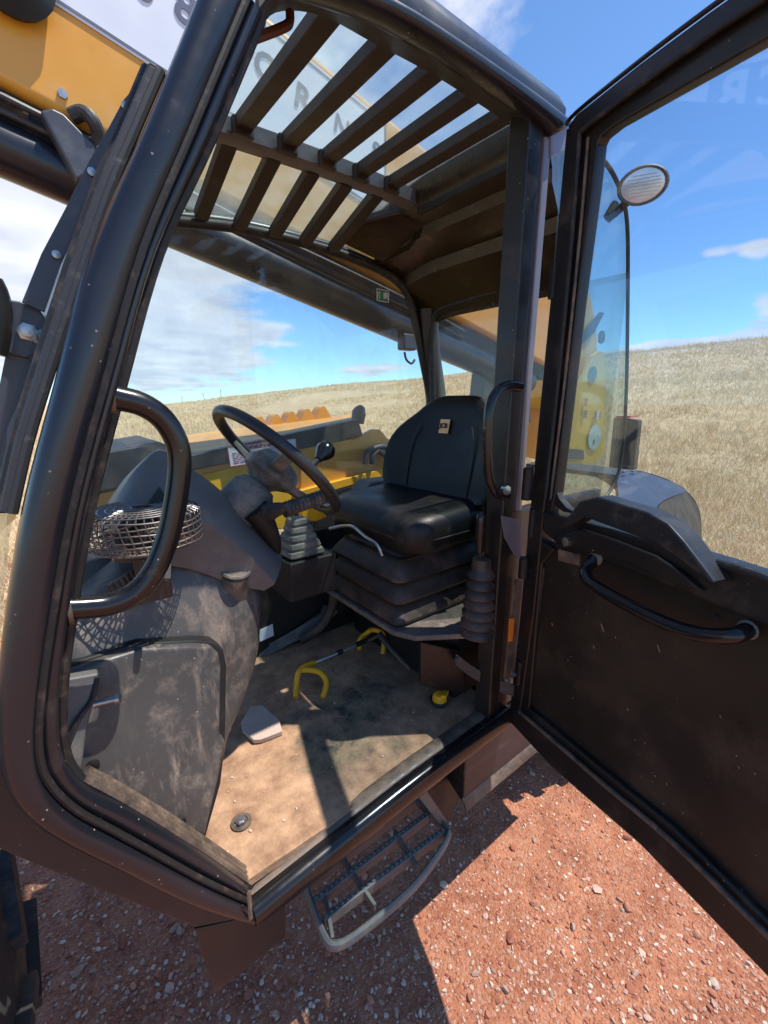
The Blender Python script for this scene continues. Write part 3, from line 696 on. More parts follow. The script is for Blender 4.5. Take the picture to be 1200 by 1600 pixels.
# dirt clods on the platform (white dust patch)
# --- lever with round gaiter
gb = U(746, 992, z=1.148)
lev = empty('side_lever', gb, parent=T)
q = MB(); pr = []
H = .215; nb = 7
for i in range(nb):
    z0 = H * i / nb; rr = .054 - .016 * i / nb
    pr += [(rr - .010, z0), (rr, z0 + .006), (rr + .001, z0 + .016), (rr - .010, z0 + H / nb - .003)]
pr += [(.030, H), (.026, H + .03), (.0, H + .034)]
q.lathe([(0, 0)] + pr, gb, (.0, 0, 1), 28); obj('gaiter', q, M['bellow'], lev, ang=50)
q = MB(); q.tube([gb + V(-.005, 0, H), gb + V(-.012, 0, H + .08), gb + V(-.014, 0, H + .17)], .008, 10, sub=3); obj('lever_shaft', q, M['black'], lev)
q = MB(); q.tube([gb + V(-.012, 0, H + .055), gb + V(-.014, 0, H + .10), gb + V(-.014, 0, H + .155), gb + V(-.014, 0, H + .166)], [.011, .014, .014, .006], 14, sub=3); obj('lever_grip', q, M['tube'], lev)

# --- seat
seat = empty('driver_seat', (1.02, 1.14, 1.15), parent=T)
def sq_ring(x0, x1, y0, y1, z, r, n=6):
    out = []
    for cx, cy, a0 in ((x1 - r, y1 - r, 0), (x0 + r, y1 - r, 90), (x0 + r, y0 + r, 180), (x1 - r, y0 + r, 270)):
        for k in range(n): a = R_(a0 + 90 * k / (n - 1)); out.append(V(cx + r * math.cos(a), cy + r * math.sin(a), z))
    return out
q = MB(); rg = []
tiers = []
for k in range(3):
    for dz, dd in ((0, .006), (.006, -.006), (.016, -.008), (.034, .002), (.054, .017), (.060, .026), (.066, .024)): tiers.append((1.150 + .068 * k + dz, dd + .005 * k))
tiers += [(1.354, .05), (1.372, .06)]
for z, d in tiers: rg.append(sq_ring(.787 + d, 1.25 - d, .930 + d, 1.335 - d, z, .03))
q.loft(rg); obj('suspension_bellows', q, M['bellow'], seat, ang=40)
# cushion: rounded-box loft with a slight dish
q = MB(); rg = []
for z, d in ((1.372, .05), (1.378, .022), (1.395, .006), (1.43, 0), (1.468, .002), (1.488, .014), (1.499, .034), (1.503, .06)): 
    r0 = sq_ring(.795 + d, 1.25, .872 + d, 1.385 - d, z, max(.03, .095 - d * .6), 8)
    rg.append([V(p.x, p.y, p.z + (.02 * (p.x - .8) / .4)) for p in r0])
mid = [p.lerp(V(1.0, 1.14, 1.502), .45) + V(0, 0, -.002) for p in rg[-1]]; rg.append(mid)
mid = [p.lerp(V(1.0, 1.14, 1.500), .9) for p in rg[-1]]; rg.append(mid)
q.loft(rg); obj('seat_cushion', q, M['leather'], seat, ang=60)
q = MB(); q.tube([p + V(0, 0, .001) for p in sq_ring(.797, 1.255, .874, 1.383, 1.432, .095, 8)], .003, 6, closed=True); obj('cushion_piping', q, M['seal'], seat)
# backrest
q = MB(); rg = []
outl = [(1.49, .262), (1.53, .272), (1.60, .280), (1.67, .276), (1.72, .256), (1.76, .218), (1.79, .178), (1.82, .15), (1.84, .118), (1.852, .07)]
for z, hw in outl:
    xs = 1.155 + (z - 1.5) * .22; ring = []
    th = .075 * min(1, (1.862 - z) / .05 + .25)
    n_ = 24
    for k in range(n_):
        t = 2 * math.pi * k / n_; cs, sn = math.cos(t), math.sin(t)
        cs_ = math.copysign(abs(cs) ** .55, cs); sn_ = math.copysign(abs(sn) ** .7, sn)
        yy = hw * cs_
        wing = -.068 * (abs(yy) / .25) ** 2.4   # side bolsters wrap forwards
        ring.append(V(xs + th * .5 * sn_ + wing + (.0), 1.105 + yy, z + (.004 if sn_ < 0 else 0)))
    rg.append(ring)
q.loft(rg); obj('backrest', q, M['leather'], seat, ang=70, subd=1)
for sgn in (-1, 1):
    q = MB(); q.tube(cm([V(1.155 + (z - 1.5) * .22 - .064, 1.105 + sgn * w_, z) for z, w_ in ((1.52, .15), (1.60, .155), (1.68, .15), (1.75, .125))], 5), .0028, 6); obj('seam', q, M['seal'], seat)
tg = V(1.154, 1.12, 1.745)
q = MB(); q.box(tg + V(.0045, 0, 0), (.0025, .046, .050), Matrix.Rotation(R_(12), 3, 'Y')); tag_o = obj('logo_tag', q, M['cream'], seat)
text('logo_print', 'JCB', .024, M['black'], tag_o, tg + V(.0, 0, .002), (0, -1, 0), (.2, 0, 1), bold=.0006)
# side bolster / armrest stub right of cushion and seat belt reel
q = MB(); q.prism([U(757, 790, y=.86), U(775, 775, y=.86), U(786, 785, y=.86), U(785, 815, y=.86), U(760, 835, y=.86)], (0, .05, 0)); obj('side_bolster', q, M['leather'], seat, bevel=.012, seg=3)
q = MB(); q.lathe([(0, 0), (.022, .002), (.026, .012), (.022, .024), (0, .026)], U(758, 822, y=.84), (.2, 1, 0), 18); obj('recliner_knob', q, M['black'], seat)
q = MB(); q.prism([U(744, 880, y=.90), U(770, 830, y=.90), U(772, 870, y=.90), U(765, 905, y=.90)], (0, .02, 0)); obj('seat_side_plate', q, M['scuff'], seat)
q = MB(); q.lathe([(0, 0), (.016, 0), (.019, .01), (.019, .03), (.014, .035), (0, .036)], U(555, 868, y=1.22), (-.3, -1, .1), 16); obj('adjuster_knob', q, M['black'], seat)
q = MB(); q.lathe([(0, 0), (.011, 0), (.011, .03), (0, .03)], U(560, 868, y=1.20), (.9, -.5, .1), 12); obj('adjuster_knob', q, M['plastic'], seat)
q = MB(); q.tube(cm([U(515, 826, y=1.22), U(535, 822, y=1.16), U(552, 823, y=1.08), U(570, 838, y=1.02), U(588, 850, y=.97), U(597, 868, y=.955)], 4), .0048, 8); obj('slide_handle', q, M['metal'], seat)
# rear right-hand shelf beside the seat
q = MB(); q.prism([U(545, 765, y=1.56), U(560, 748, y=1.56), U(615, 742, y=1.56), U(650, 742, y=1.56), U(650, 775, y=1.56)], (0, -.10, 0)); obj('side_shelf', q, M['plastic2'], T, bevel=.008)

# --- gear console with square bellows
q = MB(); cx_ = U(468, 862, y=1.24)
q.box(V(cx_.x + .01, 1.25, cx_.z - .07), (.17, .17, .13)); obj('control_pod', q, M['black'], T, bevel=.006)
q = MB(); rg = []
b0 = U(468, 862, y=1.24); cx, cy, cz = b0.x, 1.24, b0.z
for k in range(5):
    hw = .060 - .008 * k
    for dz, d in ((0, .0), (.006, .004), (.018, .0), (.021, -.007)):
        rg.append(sq_ring(cx - hw - d, cx + hw + d, cy - hw - d, cy + hw + d, cz + k * .024 + dz, .012, 3))
q.loft(rg); obj('gear_gaiter', q, M['dusty'], T, ang=40)

# --- steering column and wheel
wc = V(.481, 1.06, 1.674); wt = .757
wax = V(math.cos(wt), 0, math.sin(wt)); we1 = V(0, 1, 0); we2 = wax.cross(we1)
sw = empty('steering_wheel', wc, parent=T)
def wpt(a, r, h=0): return wc + (we1 * math.cos(a) + we2 * math.sin(a)) * r + wax * h
q = MB(); q.tube([wpt(2 * math.pi * k / 64, .187) for k in range(64)], .0145, 14, closed=True, up=tuple(wax)); obj('wheel_rim', q, M['wheel'], sw)
for a in (R_(20), R_(160), R_(270)):
    d = (wpt(a, 1) - wc).normalized(); q = MB(); s_ = wax.cross(d)
    q.loft([[wpt(a, r_, h) + s_ * w_ + wax * t_, wpt(a, r_, h) - s_ * w_ + wax * t_, wpt(a, r_, h) - s_ * w_ - wax * t_, wpt(a, r_, h) + s_ * w_ - wax * t_] for r_, h, w_, t_ in ((.035, -.028, .022, .010), (.10, -.022, .016, .008), (.182, -.002, .014, .006))])
    obj('wheel_spoke', q, M['dusty'], sw, bevel=.003)
q = MB(); q.lathe([(0, -.075), (.030, -.075), (.044, -.06), (.072, -.045), (.076, -.015), (.060, .006), (.03, .018), (0, .020)], wc, tuple(wax), 6); obj('wheel_hub', q, M['dusty'], sw, bevel=.004)
cl = empty('steering_column', wc - wax * .2, parent=T)
q = MB(); c1 = wc - wax * .075
q.lathe([(0, 0), (.045, 0), (.050, -.008), (.060, -.02), (.063, -.06), (.062, -.10), (.050, -.115), (.036, -.12), (.036, -.30), (.036, -.38)], c1, tuple(wax), 20); obj('column_cowl', q, M['dusty'], cl, ang=60)
q = MB(); q.tube([U(398, 796, y=1.0), U(412, 815, y=1.0), U(426, 842, y=1.01), U(432, 862, y=1.03)], [.034, .028, .020, .012], 14, sub=4); obj('column_side_cover', q, M['black'], cl)
q = MB(); q.lathe([(0, 0), (.021, 0), (.022, .015), (.018, .03), (.016, .045), (.012, .055), (.010, .08), (0, .081)], U(418, 800, y=.98), tuple((U(455, 790, y=.90) - U(418, 800, y=.98)).normalized()), 16); obj('stalk_boot', q, M['hose'], cl)
a_, b_ = U(443, 797, y=.925), U(508, 775, y=.925)
q = MB(); pts = []; rr = []
for k in range(23):
    pts.append(a_.lerp(b_, k / 22)); rr.append(.0172 if k % 2 else .0192)
q.tube(pts, rr, 14); obj('stalk_grip', q, mat('grip_rubber', (.03, .03, .03), .6, dust=.5, dustcol=(.24, .21, .18), dscale=40), cl)
q = MB(); q.lathe([(0, -.004), (.0185, -.003), (.0185, .008), (.014, .013), (0, .014)], b_, tuple((b_ - a_).normalized()), 14); obj('stalk_end_cap', q, M['dusty'], cl)
ks = U(483, 735, y=1.16); ke = U(507, 706, y=1.20)
q = MB(); q.tube([ks, ks.lerp(ke, .5), ke], .008, 8); obj('selector_stem', q, M['wheel'], cl)
q = MB(); q.lathe([(0, -.044), (.012, -.044), (.016, -.030), (.028, -.008), (.032, .008), (.027, .022), (.014, .031), (0, .033)], ke, tuple((ke - ks).normalized()), 18); obj('selector_knob', q, M['tube'], cl)
q = MB(); q.lathe([(0, 0), (.016, 0), (.016, .02), (.013, .024), (.013, .045), (0, .047)], U(395, 740, y=1.25), (.1, 0, 1), 14); obj('column_switch', q, M['plastic'], cl)
q = MB(); q.prism([U(468, 792, y=1.42), U(497, 791, y=1.42), U(512, 808, y=1.42), U(492, 815, y=1.42), U(474, 812, y=1.42)], (0, .03, 0)); obj('yellow_foot_box', q, M['bright'], cl, bevel=.003)
q = MB(); q.tube([c1 - wax * .35, V(.16, 1.2, 1.05)], .05, 12); obj('column_support', q, M['black'], cl)

# --- instrument shield: big curved grey moulding
topo = [(170, 812), (177, 793), (197, 759), (221, 727), (253, 703), (290, 727), (333, 756), (386, 807), (442, 871)]
inn = [(178, 835), (186, 822), (205, 805), (232, 792), (262, 792), (290, 804), (328, 822), (378, 858), (430, 911)]
und = [(178, 880), (190, 880), (210, 880), (240, 880), (275, 885), (300, 890), (330, 900), (370, 915), (413, 923)]
a = cm([U(*p, y=1.04) + V(0, .22, -.05) for p in topo], 4); b = cm([U(*p, y=1.04) for p in topo], 4); c = cm([U(*p, y=.93) for p in inn], 4); d = cm([U(*p, y=.95) for p in und], 4)
e = [p + V(0, .25, 0) for p in d]
q = MB(); rg = []
for i in range(len(a)):
    m1 = b[i].lerp(c[i], .12) + V(0, -.0, .012); 
    rg.append([a[i], b[i] + V(0, .02, 0), m1, b[i].lerp(c[i], .5) + V(0, -.01, .008), c[i].lerp(b[i], .05), c[i] + V(0, .006, -.006), d[i], e[i]])
q.loft(rg); obj('instrument_shield', q, M['plastic'], T, ang=55)
q = MB(); q.prism([U(228, 794, y=.925), U(250, 762, y=.95), U(262, 780, y=.94), U(283, 799, y=.925)], (0, .02, 0)); obj('shield_notch_shade', q, M['black'], T)  # solid black wedge painted as the shade inside the shield's triangular notch
# --- console below, rear-facing bulk with capped dome
o1 = [(95, 1045), (97, 985), (120, 945), (180, 905), (240, 880), (290, 866), (330, 872), (375, 885), (400, 905), (411, 940), (408, 1000), (400, 1040), (385, 1090), (358, 1140), (350, 1175), (345, 1225), (320, 1312), (230, 1262), (130, 1215), (100, 1200)]
yy_ = [.88, .90, .93, .95, .97, .98, .985, .985, .99, .99, .985, .98, .96, .93, .90, .885, .875, .84, .80, .82]
fr_ = [U(*p, y=y_) for p, y_ in zip(o1, yy_)]
cen = V(.17, .90, 1.2)
q = MB(); 
r_in = [cen.lerp(p, .90) + V(0, -.022, 0) for p in fr_]
r_in2 = [cen.lerp(p, .6) + V(0, -.025, 0) for p in fr_]
r0 = fr_
r1 = [p + V(.015, .06, .012) for p in fr_]; r2 = [p + V(.01, .30, .0) for p in fr_]
q.loft([r_in2, r_in, r0, r1, r2]); obj('dash_console', q, M['plastic2'], T, ang=60, subd=1)
dm = U(366, 892, y=.905)
q = MB(); q.tube([U(367, 893, y=.955), U(364, 922, y=.985), U(358, 965, y=1.005), U(345, 1010, y=1.03)], [.034, .040, .042, .036], 24, sub=4, up=(0, 1, 0)); obj('console_boss', q, M['plastic2'], T, ang=50)
q = MB(); q.lathe([(0, -.004), (.034, -.004), (.0365, .0), (.034, .004), (.031, .0045), (.029, .002), (0, .003)], U(367, 891, y=.955), tuple((U(367, 893, y=.955) - U(362, 922, y=.97)).normalized()), 26); obj('boss_cap', q, M['plastic2'], T)
# proud service panel with groove round it
def inset_panel(name, px, y0, th, matn, bev, T_=T):
    q = MB(); q.prism([U(a_, b_, y=yv) for (a_, b_), yv in zip(px, y0)], (0, th, 0)); return obj(name, q, M[matn], T_, bevel=bev, seg=3)
gp = [(84, 1062), (100, 1040), (170, 1018), (215, 1005), (300, 1001), (333, 1003), (349, 1015), (354, 1040), (352, 1160), (345, 1225), (320, 1314), (130, 1217), (88, 1190)]
inset_panel('panel_groove', gp, [.855, .862, .873, .882, .888, .888, .886, .880, .855, .835, .800, .790, .805], .04, 'black', .004)
pp = [(92, 1070), (108, 1050), (175, 1027), (220, 1013), (300, 1009), (330, 1011), (342, 1022), (346, 1045), (344, 1150), (354, 1160), (340, 1225), (320, 1310), (134, 1213), (96, 1180)]
sp_ = inset_panel('service_panel', pp, [.838, .845, .857, .866, .872, .872, .870, .865, .840, .837, .815, .785, .775, .79], .035, 'panel', .008)
for px, py in ((282, 1283), (145, 1195)):
    q = MB(); q.lathe([(0, 0), (.010, 0), (.010, .006), (.006, .007), (0, .007)], U(px, py, y=.785 if px > 200 else .775), (0, -1, 0), 14); obj('panel_screw', q, M['black'], sp_)
q = MB(); q.lathe([(0, 0), (.0075, 0), (.0065, .004), (.0065, .030), (.009, .031), (.009, .038), (0, .040)], U(148, 1100, y=.80), (.9, -.3, .05), 14); obj('panel_latch', q, M['metal'], sp_)
inset_panel('front_trim_flap', [(86, 1075), (98, 1062), (155, 1052), (150, 1085), (135, 1145), (128, 1200), (122, 1222), (98, 1180)], [.79, .795, .80, .79, .775, .765, .76, .765], .02, 'plastic', .004)
q = MB(); q.tube(cm([U(152, 1058, y=.797), U(143, 1095, y=.785), U(120, 1130, y=.772), U(100, 1180, y=.76)], 5), .004, 8); obj('flap_seam', q, M['seal'], T)
# dash top behind handle
q = MB(); q.prism([U(110, 930, y=1.0), U(110, 880, y=1.05), U(180, 868, y=1.1), U(330, 872, y=1.1), U(340, 930, y=1.0)], (0, .25, -.05)); obj('dash_top', q, M['plastic'], T, bevel=.01)
q = MB()
for k in range(7):
    q.tube([U(172 + k * 8, 912 - k * 5, y=.93), U(180 + k * 8, 925 - k * 5, y=.93)], .006, 8)
obj('flexible_duct', q, M['hose'], T)

# --- cab fan in a wire cage
fc = V(.135, .915, 1.600); fan = empty('cab_fan', fc, parent=T)
q = MB()
RR = .100
for z in (-.027, -.016, -.005, .006, .017, .028):
    q.tube([fc + V(RR * math.cos(t), RR * math.sin(t), z + .0012 * math.sin(5 * t + z * 900)) for t in [2 * math.pi * k / 40 for k in range(40)]], .0016, 5, closed=True)
for r_ in (.018, .032, .046, .060, .074, .088):
    for z in (.034, -.034): q.tube([fc + V(r_ * math.cos(t), r_ * math.sin(t), z + (.0 if z < 0 else .004 * (1 - r_ / .1))) for t in [2 * math.pi * k / 32 for k in range(32)]], .0014, 5, closed=True)
for k in range(44):
    t = 2 * math.pi * k / 44; d = V(math.cos(t), math.sin(t), 0); tw = V(math.cos(t + .12), math.sin(t + .12), 0)
    q.tube([fc + d * .02 + V(0, 0, .036), fc + d * .085 + V(0, 0, .034), fc + d * RR + V(0, 0, .026), fc + tw * RR + V(0, 0, -.026), fc + tw * .085 + V(0, 0, -.034), fc + tw * .02 + V(0, 0, -.036)], .0015, 4)
obj('wire_guard', q, mat('dull_chrome_wire', (.22, .21, .20), .35, .7, dust=.5), fan)
q = MB(); q.lathe([(0, -.06), (.034, -.058), (.036, -.02), (.030, .0), (.018, .02), (0, .022)], fc, (0, 0, 1), 18); obj('fan_motor', q, M['black'], fan)
for k in range(4):
    a0 = k * math.pi / 2 + .4; q = MB()
    q.loft([[fc + V(r_ * math.cos(a0 + s), r_ * math.sin(a0 + s), .010 + .03 * s * .4), fc + V(r_ * math.cos(a0 + s), r_ * math.sin(a0 + s), .007 + .03 * s * .4)] for r_, s in ((.02, 0), (.02, 0))] if False else [[fc + V(.025 * math.cos(a0 + s), .025 * math.sin(a0 + s), .02 * s), fc + V(.088 * math.cos(a0 + s * .9), .088 * math.sin(a0 + s * .9), .028 * s), fc + V(.088 * math.cos(a0 + s * .9), .088 * math.sin(a0 + s * .9), .028 * s + .002), fc + V(.025 * math.cos(a0 + s), .025 * math.sin(a0 + s), .02 * s + .002)] for s in (-.4, 0, .4)])
    obj('fan_blade', q, M['plastic'], fan)
q = MB(); q.prism([fc + V(-.03, -.02, -.05), fc + V(.03, -.02, -.05), fc + V(.03, -.02, -.15), fc + V(-.03, -.02, -.15)], (0, .01, 0)); obj('fan_bracket', q, M['paint_in'], fan, bevel=.002)
q = MB(); q.lathe([(0, 0), (.009, 0), (.009, .006), (0, .007)], fc + V(.0, -.022, -.085), (0, -1, 0), 10); obj('fan_bolt', q, M['metal'], fan)
q = MB(); q.prism([U(256, 905, y=.80), U(262, 868, y=.80), U(268, 868, y=.80), U(267, 905, y=.80)], (0, .03, 0)); obj('handle_bracket', q, M['galv'], T, bevel=.002)

# --- grab handles
hl = [(168, 618), (185, 622), (222, 632), (254, 654), (275, 688), (281, 725), (275, 780), (262, 840), (240, 893), (212, 926), (175, 943), (140, 948), (104, 950)]
q = MB(); q.tube([U(*p, y=.735) for p in hl], .0175, 16, sub=4); obj('grab_handle', q, M['tube'], T)
for p in (hl[0], hl[-1]):
    q = MB(); q.lathe([(0, 0), (.026, 0), (.026, .006), (0, .006)], U(*p, y=.735), (1, 0, 0), 16); obj('handle_flange', q, M['scuff'], T)
hr = [(812, 604), (795, 603), (778, 612), (767, 632), (763, 665), (762, 710), (765, 745), (775, 768), (792, 775)]
q = MB(); q.tube([U(*p, y=.705) for p in hr], .0135, 14, sub=4); obj('rear_grab_handle', q, M['tube'], T)
q = MB(); q.lathe([(0, 0), (.013, 0), (.013, .012), (0, .014)], U(788, 765, y=.695), (-.3, -1, 0), 8); obj('handle_bolt', q, M['metal'], T)

# --- door: local frame s along the leaf, n towards the camera side, z up
HP = V(1.075, .668, 0); DD = V(-.300, -.954, 0).normalized(); DN = V(-DD.y * -1, 0, 0)
DN = V(DD.y, -DD.x, 0)         # inner face normal
if DN.dot(V(-1, .3, 0)) < 0: DN = -DN
def UD(px, py, off=0.0):
    r = ray(px, py); t = ((HP + DN * off) - CAM).dot(DN) / r.dot(DN); return CAM + r * t
door = empty('cab_door', (HP.x, HP.y, .85), parent=T)
def dslab(name, px, off, th, matn, bev=.003, par=None, seg=2, closed=True):
    q = MB(); q.prism([UD(a_, b_, off) for a_, b_ in px], -DN * th); return obj(name, q, M[matn] if isinstance(matn, str) else matn, par or door, bevel=bev, seg=seg)
# stiles and rails of the upper frame, in nested strips
def dtube(name, px, off, r_, matn, ell=None, sub=4, par=None, n=10):
    q = MB(); q.tube([UD(a_, b_, off) for a_, b_ in px], r_, n, sub=sub, ell=ell); return obj(name, q, M[matn], par or door)
dslab('hinge_stile', [(884, 200), (906, 196), (893, 380), (872, 600), (850, 790), (833, 960), (812, 1112), (795, 1115), (812, 960), (828, 790), (850, 560), (868, 380)], .02, .045, 'paint_in', .005)
dslab('inner_stile', [(906, 212), (934, 222), (925, 300), (903, 470), (886, 620), (868, 770), (858, 812), (846, 812), (852, 780), (868, 640), (886, 470), (900, 300)], .010, .03, 'paint_in', .005)
dtube('stile_seal', [(906, 205), (893, 380), (872, 600), (852, 780)], .022, .005, 'seal')
dtube('stile_seal', [(919, 215), (905, 380), (882, 600), (860, 780)], .014, .0035, 'scuff')
dslab('top_rail', [(884, 200), (900, 178), (1000, 98), (1110, 16), (1260, -90), (1420, -200), (1420, -150), (1290, -60), (1130, 42), (1010, 128), (930, 190), (906, 212)], .02, .045, 'paint_in', .006)
dslab('top_inner_rail', [(906, 214), (930, 190), (1010, 128), (1130, 42), (1290, -60), (1420, -150), (1420, -70), (1290, 5), (1200, 58), (1040, 150), (960, 196), (938, 214), (930, 232)], .010, .03, 'paint_in', .005)
dtube('top_seal', [(908, 206), (930, 187), (1010, 126), (1130, 40), (1290, -62)], .023, .005, 'seal')
dtube('top_outer_edge', [(885, 196), (900, 176), (1000, 95), (1110, 12), (1260, -95)], .016, .0045, 'tube')
gl_ = [(922, 240), (938, 212), (960, 194), (1040, 148), (1200, 56), (1420, -80), (1500, 200), (1480, 700), (1400, 1000), (1200, 915), (1060, 860), (880, 800), (866, 770), (884, 620), (903, 440)]
q = MB(); q.prism([UD(a_, b_, -.004) for a_, b_ in gl_], -DN * .005); obj('door_glass', q, M['g_door'], door)
dslab('corner_fillet', [(880, 800), (866, 790), (868, 765), (874, 780), (885, 793), (902, 803)], .006, .02, 'black', .002)
# belt rail and lower part
dslab('belt_rail', [(846, 800), (875, 806), (960, 828), (1120, 876), (1210, 906), (1420, 990), (1420, 1100), (1200, 980), (1040, 915), (930, 872), (868, 848), (848, 832)], .022, .05, 'paint_in', .006)
lowpan = [(846, 880), (855, 845), (900, 855), (1000, 890), (1200, 965), (1420, 1060), (1420, 1640), (1200, 1450), (1050, 1300), (930, 1205), (826, 1112)]
dslab('inner_panel', lowpan, .004, .018, mat('brown_black_door_skin', (.022, .016, .012), .34, dust=.35, dustcol=(.13, .085, .055), dscale=3, specks=.9, bump=.03), .004)
dslab('lower_stile', [(826, 850), (842, 842), (866, 858), (846, 882), (826, 1112), (805, 1112)], .016, .035, 'paint_in', .005)
dslab('bottom_rail', [(800, 1112), (826, 1106), (935, 1198), (1050, 1292), (1200, 1440), (1420, 1630), (1420, 1740), (1200, 1530), (1000, 1322), (863, 1202), (795, 1128)], .020, .045, 'paint_in', .008)
dtube('bottom_seal', [(812, 1112), (880, 1170), (935, 1218), (1050, 1315), (1200, 1462), (1400, 1650)], .028, .006, 'scuff')
dtube('panel_edge_bead', [(850, 886), (843, 950), (828, 1108), (930, 1200), (1050, 1296), (1200, 1445)], .007, .004, 'seal', sub=3)
dtube('glass_bead', [(1118, 880), (1150, 888), (1200, 905), (1400, 985)], .026, .008, 'seal')
# catch cover: faceted moulding that stands out from the belt
ct = [(868, 828), (905, 783), (932, 776), (1010, 800), (1042, 818), (1068, 846), (1118, 912), (1122, 924), (1110, 922), (1060, 888), (1022, 862), (955, 838), (905, 822), (880, 832)]
ct2 = [(872, 826), (905, 783), (932, 776), (1010, 800), (1042, 818), (1068, 846), (1118, 912), (1108, 912), (1058, 872), (1020, 848), (955, 824), (912, 808), (888, 822)]
q = MB()
r0 = [UD(a_, b_, .022) for a_, b_ in ct]; cenc = UD(985, 828, .022)
q.prism([UD(a_, b_, .070) for a_, b_ in ct2], -DN * .05)
obj('catch_cover', q, mat('catch_cover_plastic', (.014, .013, .014), .4, dust=.3, dustcol=(.17, .13, .11), dscale=14, top=.35, specks=.8), door, bevel=.009, seg=3)
dslab('catch_recess', [(862, 842), (905, 826), (955, 842), (1022, 868), (1062, 893), (1100, 925), (1060, 915), (980, 880), (900, 858)], .036, .014, 'paint_in', .004)
hd = [(930, 872), (918, 886), (915, 898), (924, 911), (950, 928), (1000, 955), (1050, 978), (1090, 990), (1125, 994), (1152, 992), (1168, 984)]
offs = [.024, .045, .06, .065, .068, .07, .07, .068, .064, .055, .024]
q = MB(); q.tube([UD(a_, b_, o_) for (a_, b_), o_ in zip(hd, offs)], .0135, 14, sub=4); obj('pull_handle', q, M['tube'], door)
for a_, b_ in ((932, 872), (1168, 984)):
    q = MB(); q.lathe([(0, 0), (.017, 0), (.014, .008), (0, .009)], UD(a_, b_, .022), tuple(DN), 12); obj('handle_mount', q, M['galv'], door)
q = MB(); q.lathe([(0, 0), (.012, 0), (.012, .014), (0, .015)], UD(890, 846, .03), tuple(DN), 6); obj('latch_bolt', q, M['metal'], door)
for a_, b_ in ((860, 905), (852, 1000), (842, 1085), (905, 1160), (985, 1228), (1075, 1312), (1170, 1402), (1010, 925), (1120, 965)):
    q = MB(); q.lathe([(0, 0), (.006, 0), (.005, .003), (0, .0035)], UD(a_, b_, .0045), tuple(DN), 8); obj('panel_rivet', q, M['black'], door)
dslab('latch_plate', [(872, 858), (905, 866), (904, 884), (872, 876)], .010, .006, 'scuff', .001)
for k, z_ in enumerate((1.02, 1.50, 2.12)):
    q = MB(); q.lathe([(0, -.04), (.013, -.04), (.013, .04), (0, .04)], V(1.062, .668, z_), (0, 0, 1), 12); obj('door_hinge', q, M['black'], door)

# --- windscreen, ribbed seal and wiper in front of the pillar
rib = [(240, 108), (205, 190), (165, 285), (128, 390), (92, 500), (60, 600), (33, 690), (8, 800)]
q = MB(); A_ = cm([U(a_ + 2, b_, y=.742) for a_, b_ in rib], 26)
q.tube(cm([U(a_ + 11, b_ + 2, y=.735) for a_, b_ in rib], 8), .0065, 8)
rr = [.0085 if k % 2 else .0078 for k in range(len(A_))]
q.tube(A_, rr, 8); obj('ribbed_screen_seal', q, M['ribseal'], T)
q = MB(); q.tube(cm([U(a_ - 9, b_, y=.78) for a_, b_ in rib], 4), .008, 8); obj('screen_edge_seal', q, M['seal'], T)
sc_l = [U(a_ + 4, b_, y=.77) for a_, b_ in rib] + [U(-6, 1000, y=.77)]
q = MB(); q.loft([[p + V(-.05 * math.sin(math.pi * k / 6) - .0, .83 * k / 6, 0) for p in sc_l] + [p + V(-.05 * math.sin(math.pi * k / 6) + .005, .83 * k / 6, .002) for p in reversed(sc_l)] for k in range(7)]); obj('windscreen', q, M['g_front'], T, ang=60)
wp = empty('wiper', U(40, 520, y=.95), parent=T)
def strap(name, pts, wd, th, matn, y, par):
    q = MB(); P_ = [U(a_, b_, y=y) for a_, b_ in pts]; rg = []
    for i, p in enumerate(P_):
        t = (P_[min(i + 1, len(P_) - 1)] - P_[max(i - 1, 0)]).normalized(); s_ = t.cross(V(0, 1, 0)).normalized() * wd[i] / 2
        rg.append([p + s_, p - s_, p - s_ + V(0, th, 0), p + s_ + V(0, th, 0)])
    q.loft(rg); return obj(name, q, M[matn], par, bevel=.001)
M['arm'] = mat('wiper_arm_grey', (.055, .06, .075), .4, dust=.25, dustcol=(.2, .2, .2), specks=.4)
strap('wiper_arm', [(243, 105), (228, 128), (200, 163), (180, 205), (150, 262), (118, 330), (80, 405), (52, 480)], [.006, .012, .014, .017, .021, .023, .025, .028], .006, 'arm', .90, wp)
strap('wiper_link', [(222, 150), (190, 210), (165, 270), (130, 345), (105, 420), (92, 470)], [.008, .010, .008, .008, .007, .006], .008, 'black', .87, wp)
strap('wiper_arm_lower', [(38, 545), (28, 600), (10, 690), (-8, 780)], [.040, .042, .045, .045], .008, 'arm', .93, wp)
strap('wiper_link_lower', [(60, 590), (42, 625), (22, 670), (16, 740), (6, 790)], [.010, .014, .014, .012, .01], .008, 'arm', .86, wp)
q = MB(); q.prism([U(a_, b_, y=.92) for a_, b_ in ((-10, 470), (12, 468), (30, 470), (62, 483), (73, 500), (74, 525), (64, 545), (42, 560), (4, 550), (-10, 545))], (0, .012, 0)); obj('wiper_bracket', q, M['arm'], wp, bevel=.003)
q = MB(); q.lathe([(0, 0), (.014, 0), (.014, .003), (.009, .004), (.009, .012), (0, .013)], U(43, 519, y=.918), (0, -1, 0), 6); obj('wiper_bolt', q, M['metal'], wp)
q = MB(); q.tube([U(-24, 440, y=.9), U(-14, 462, y=.9), U(-10, 500, y=.9), U(-18, 550, y=.9)], .022, 12, sub=3); obj('wiper_motor', q, M['paint_in'], wp)
for px, py in ((143, 269), (196, 166), (88, 398 + 0)):
    q = MB(); q.lathe([(0, 0), (.006, 0), (.006, .003), (0, .004)], U(px, py, y=.897), (0, -1, 0), 10); obj('wiper_rivet', q, M['metal'], wp)
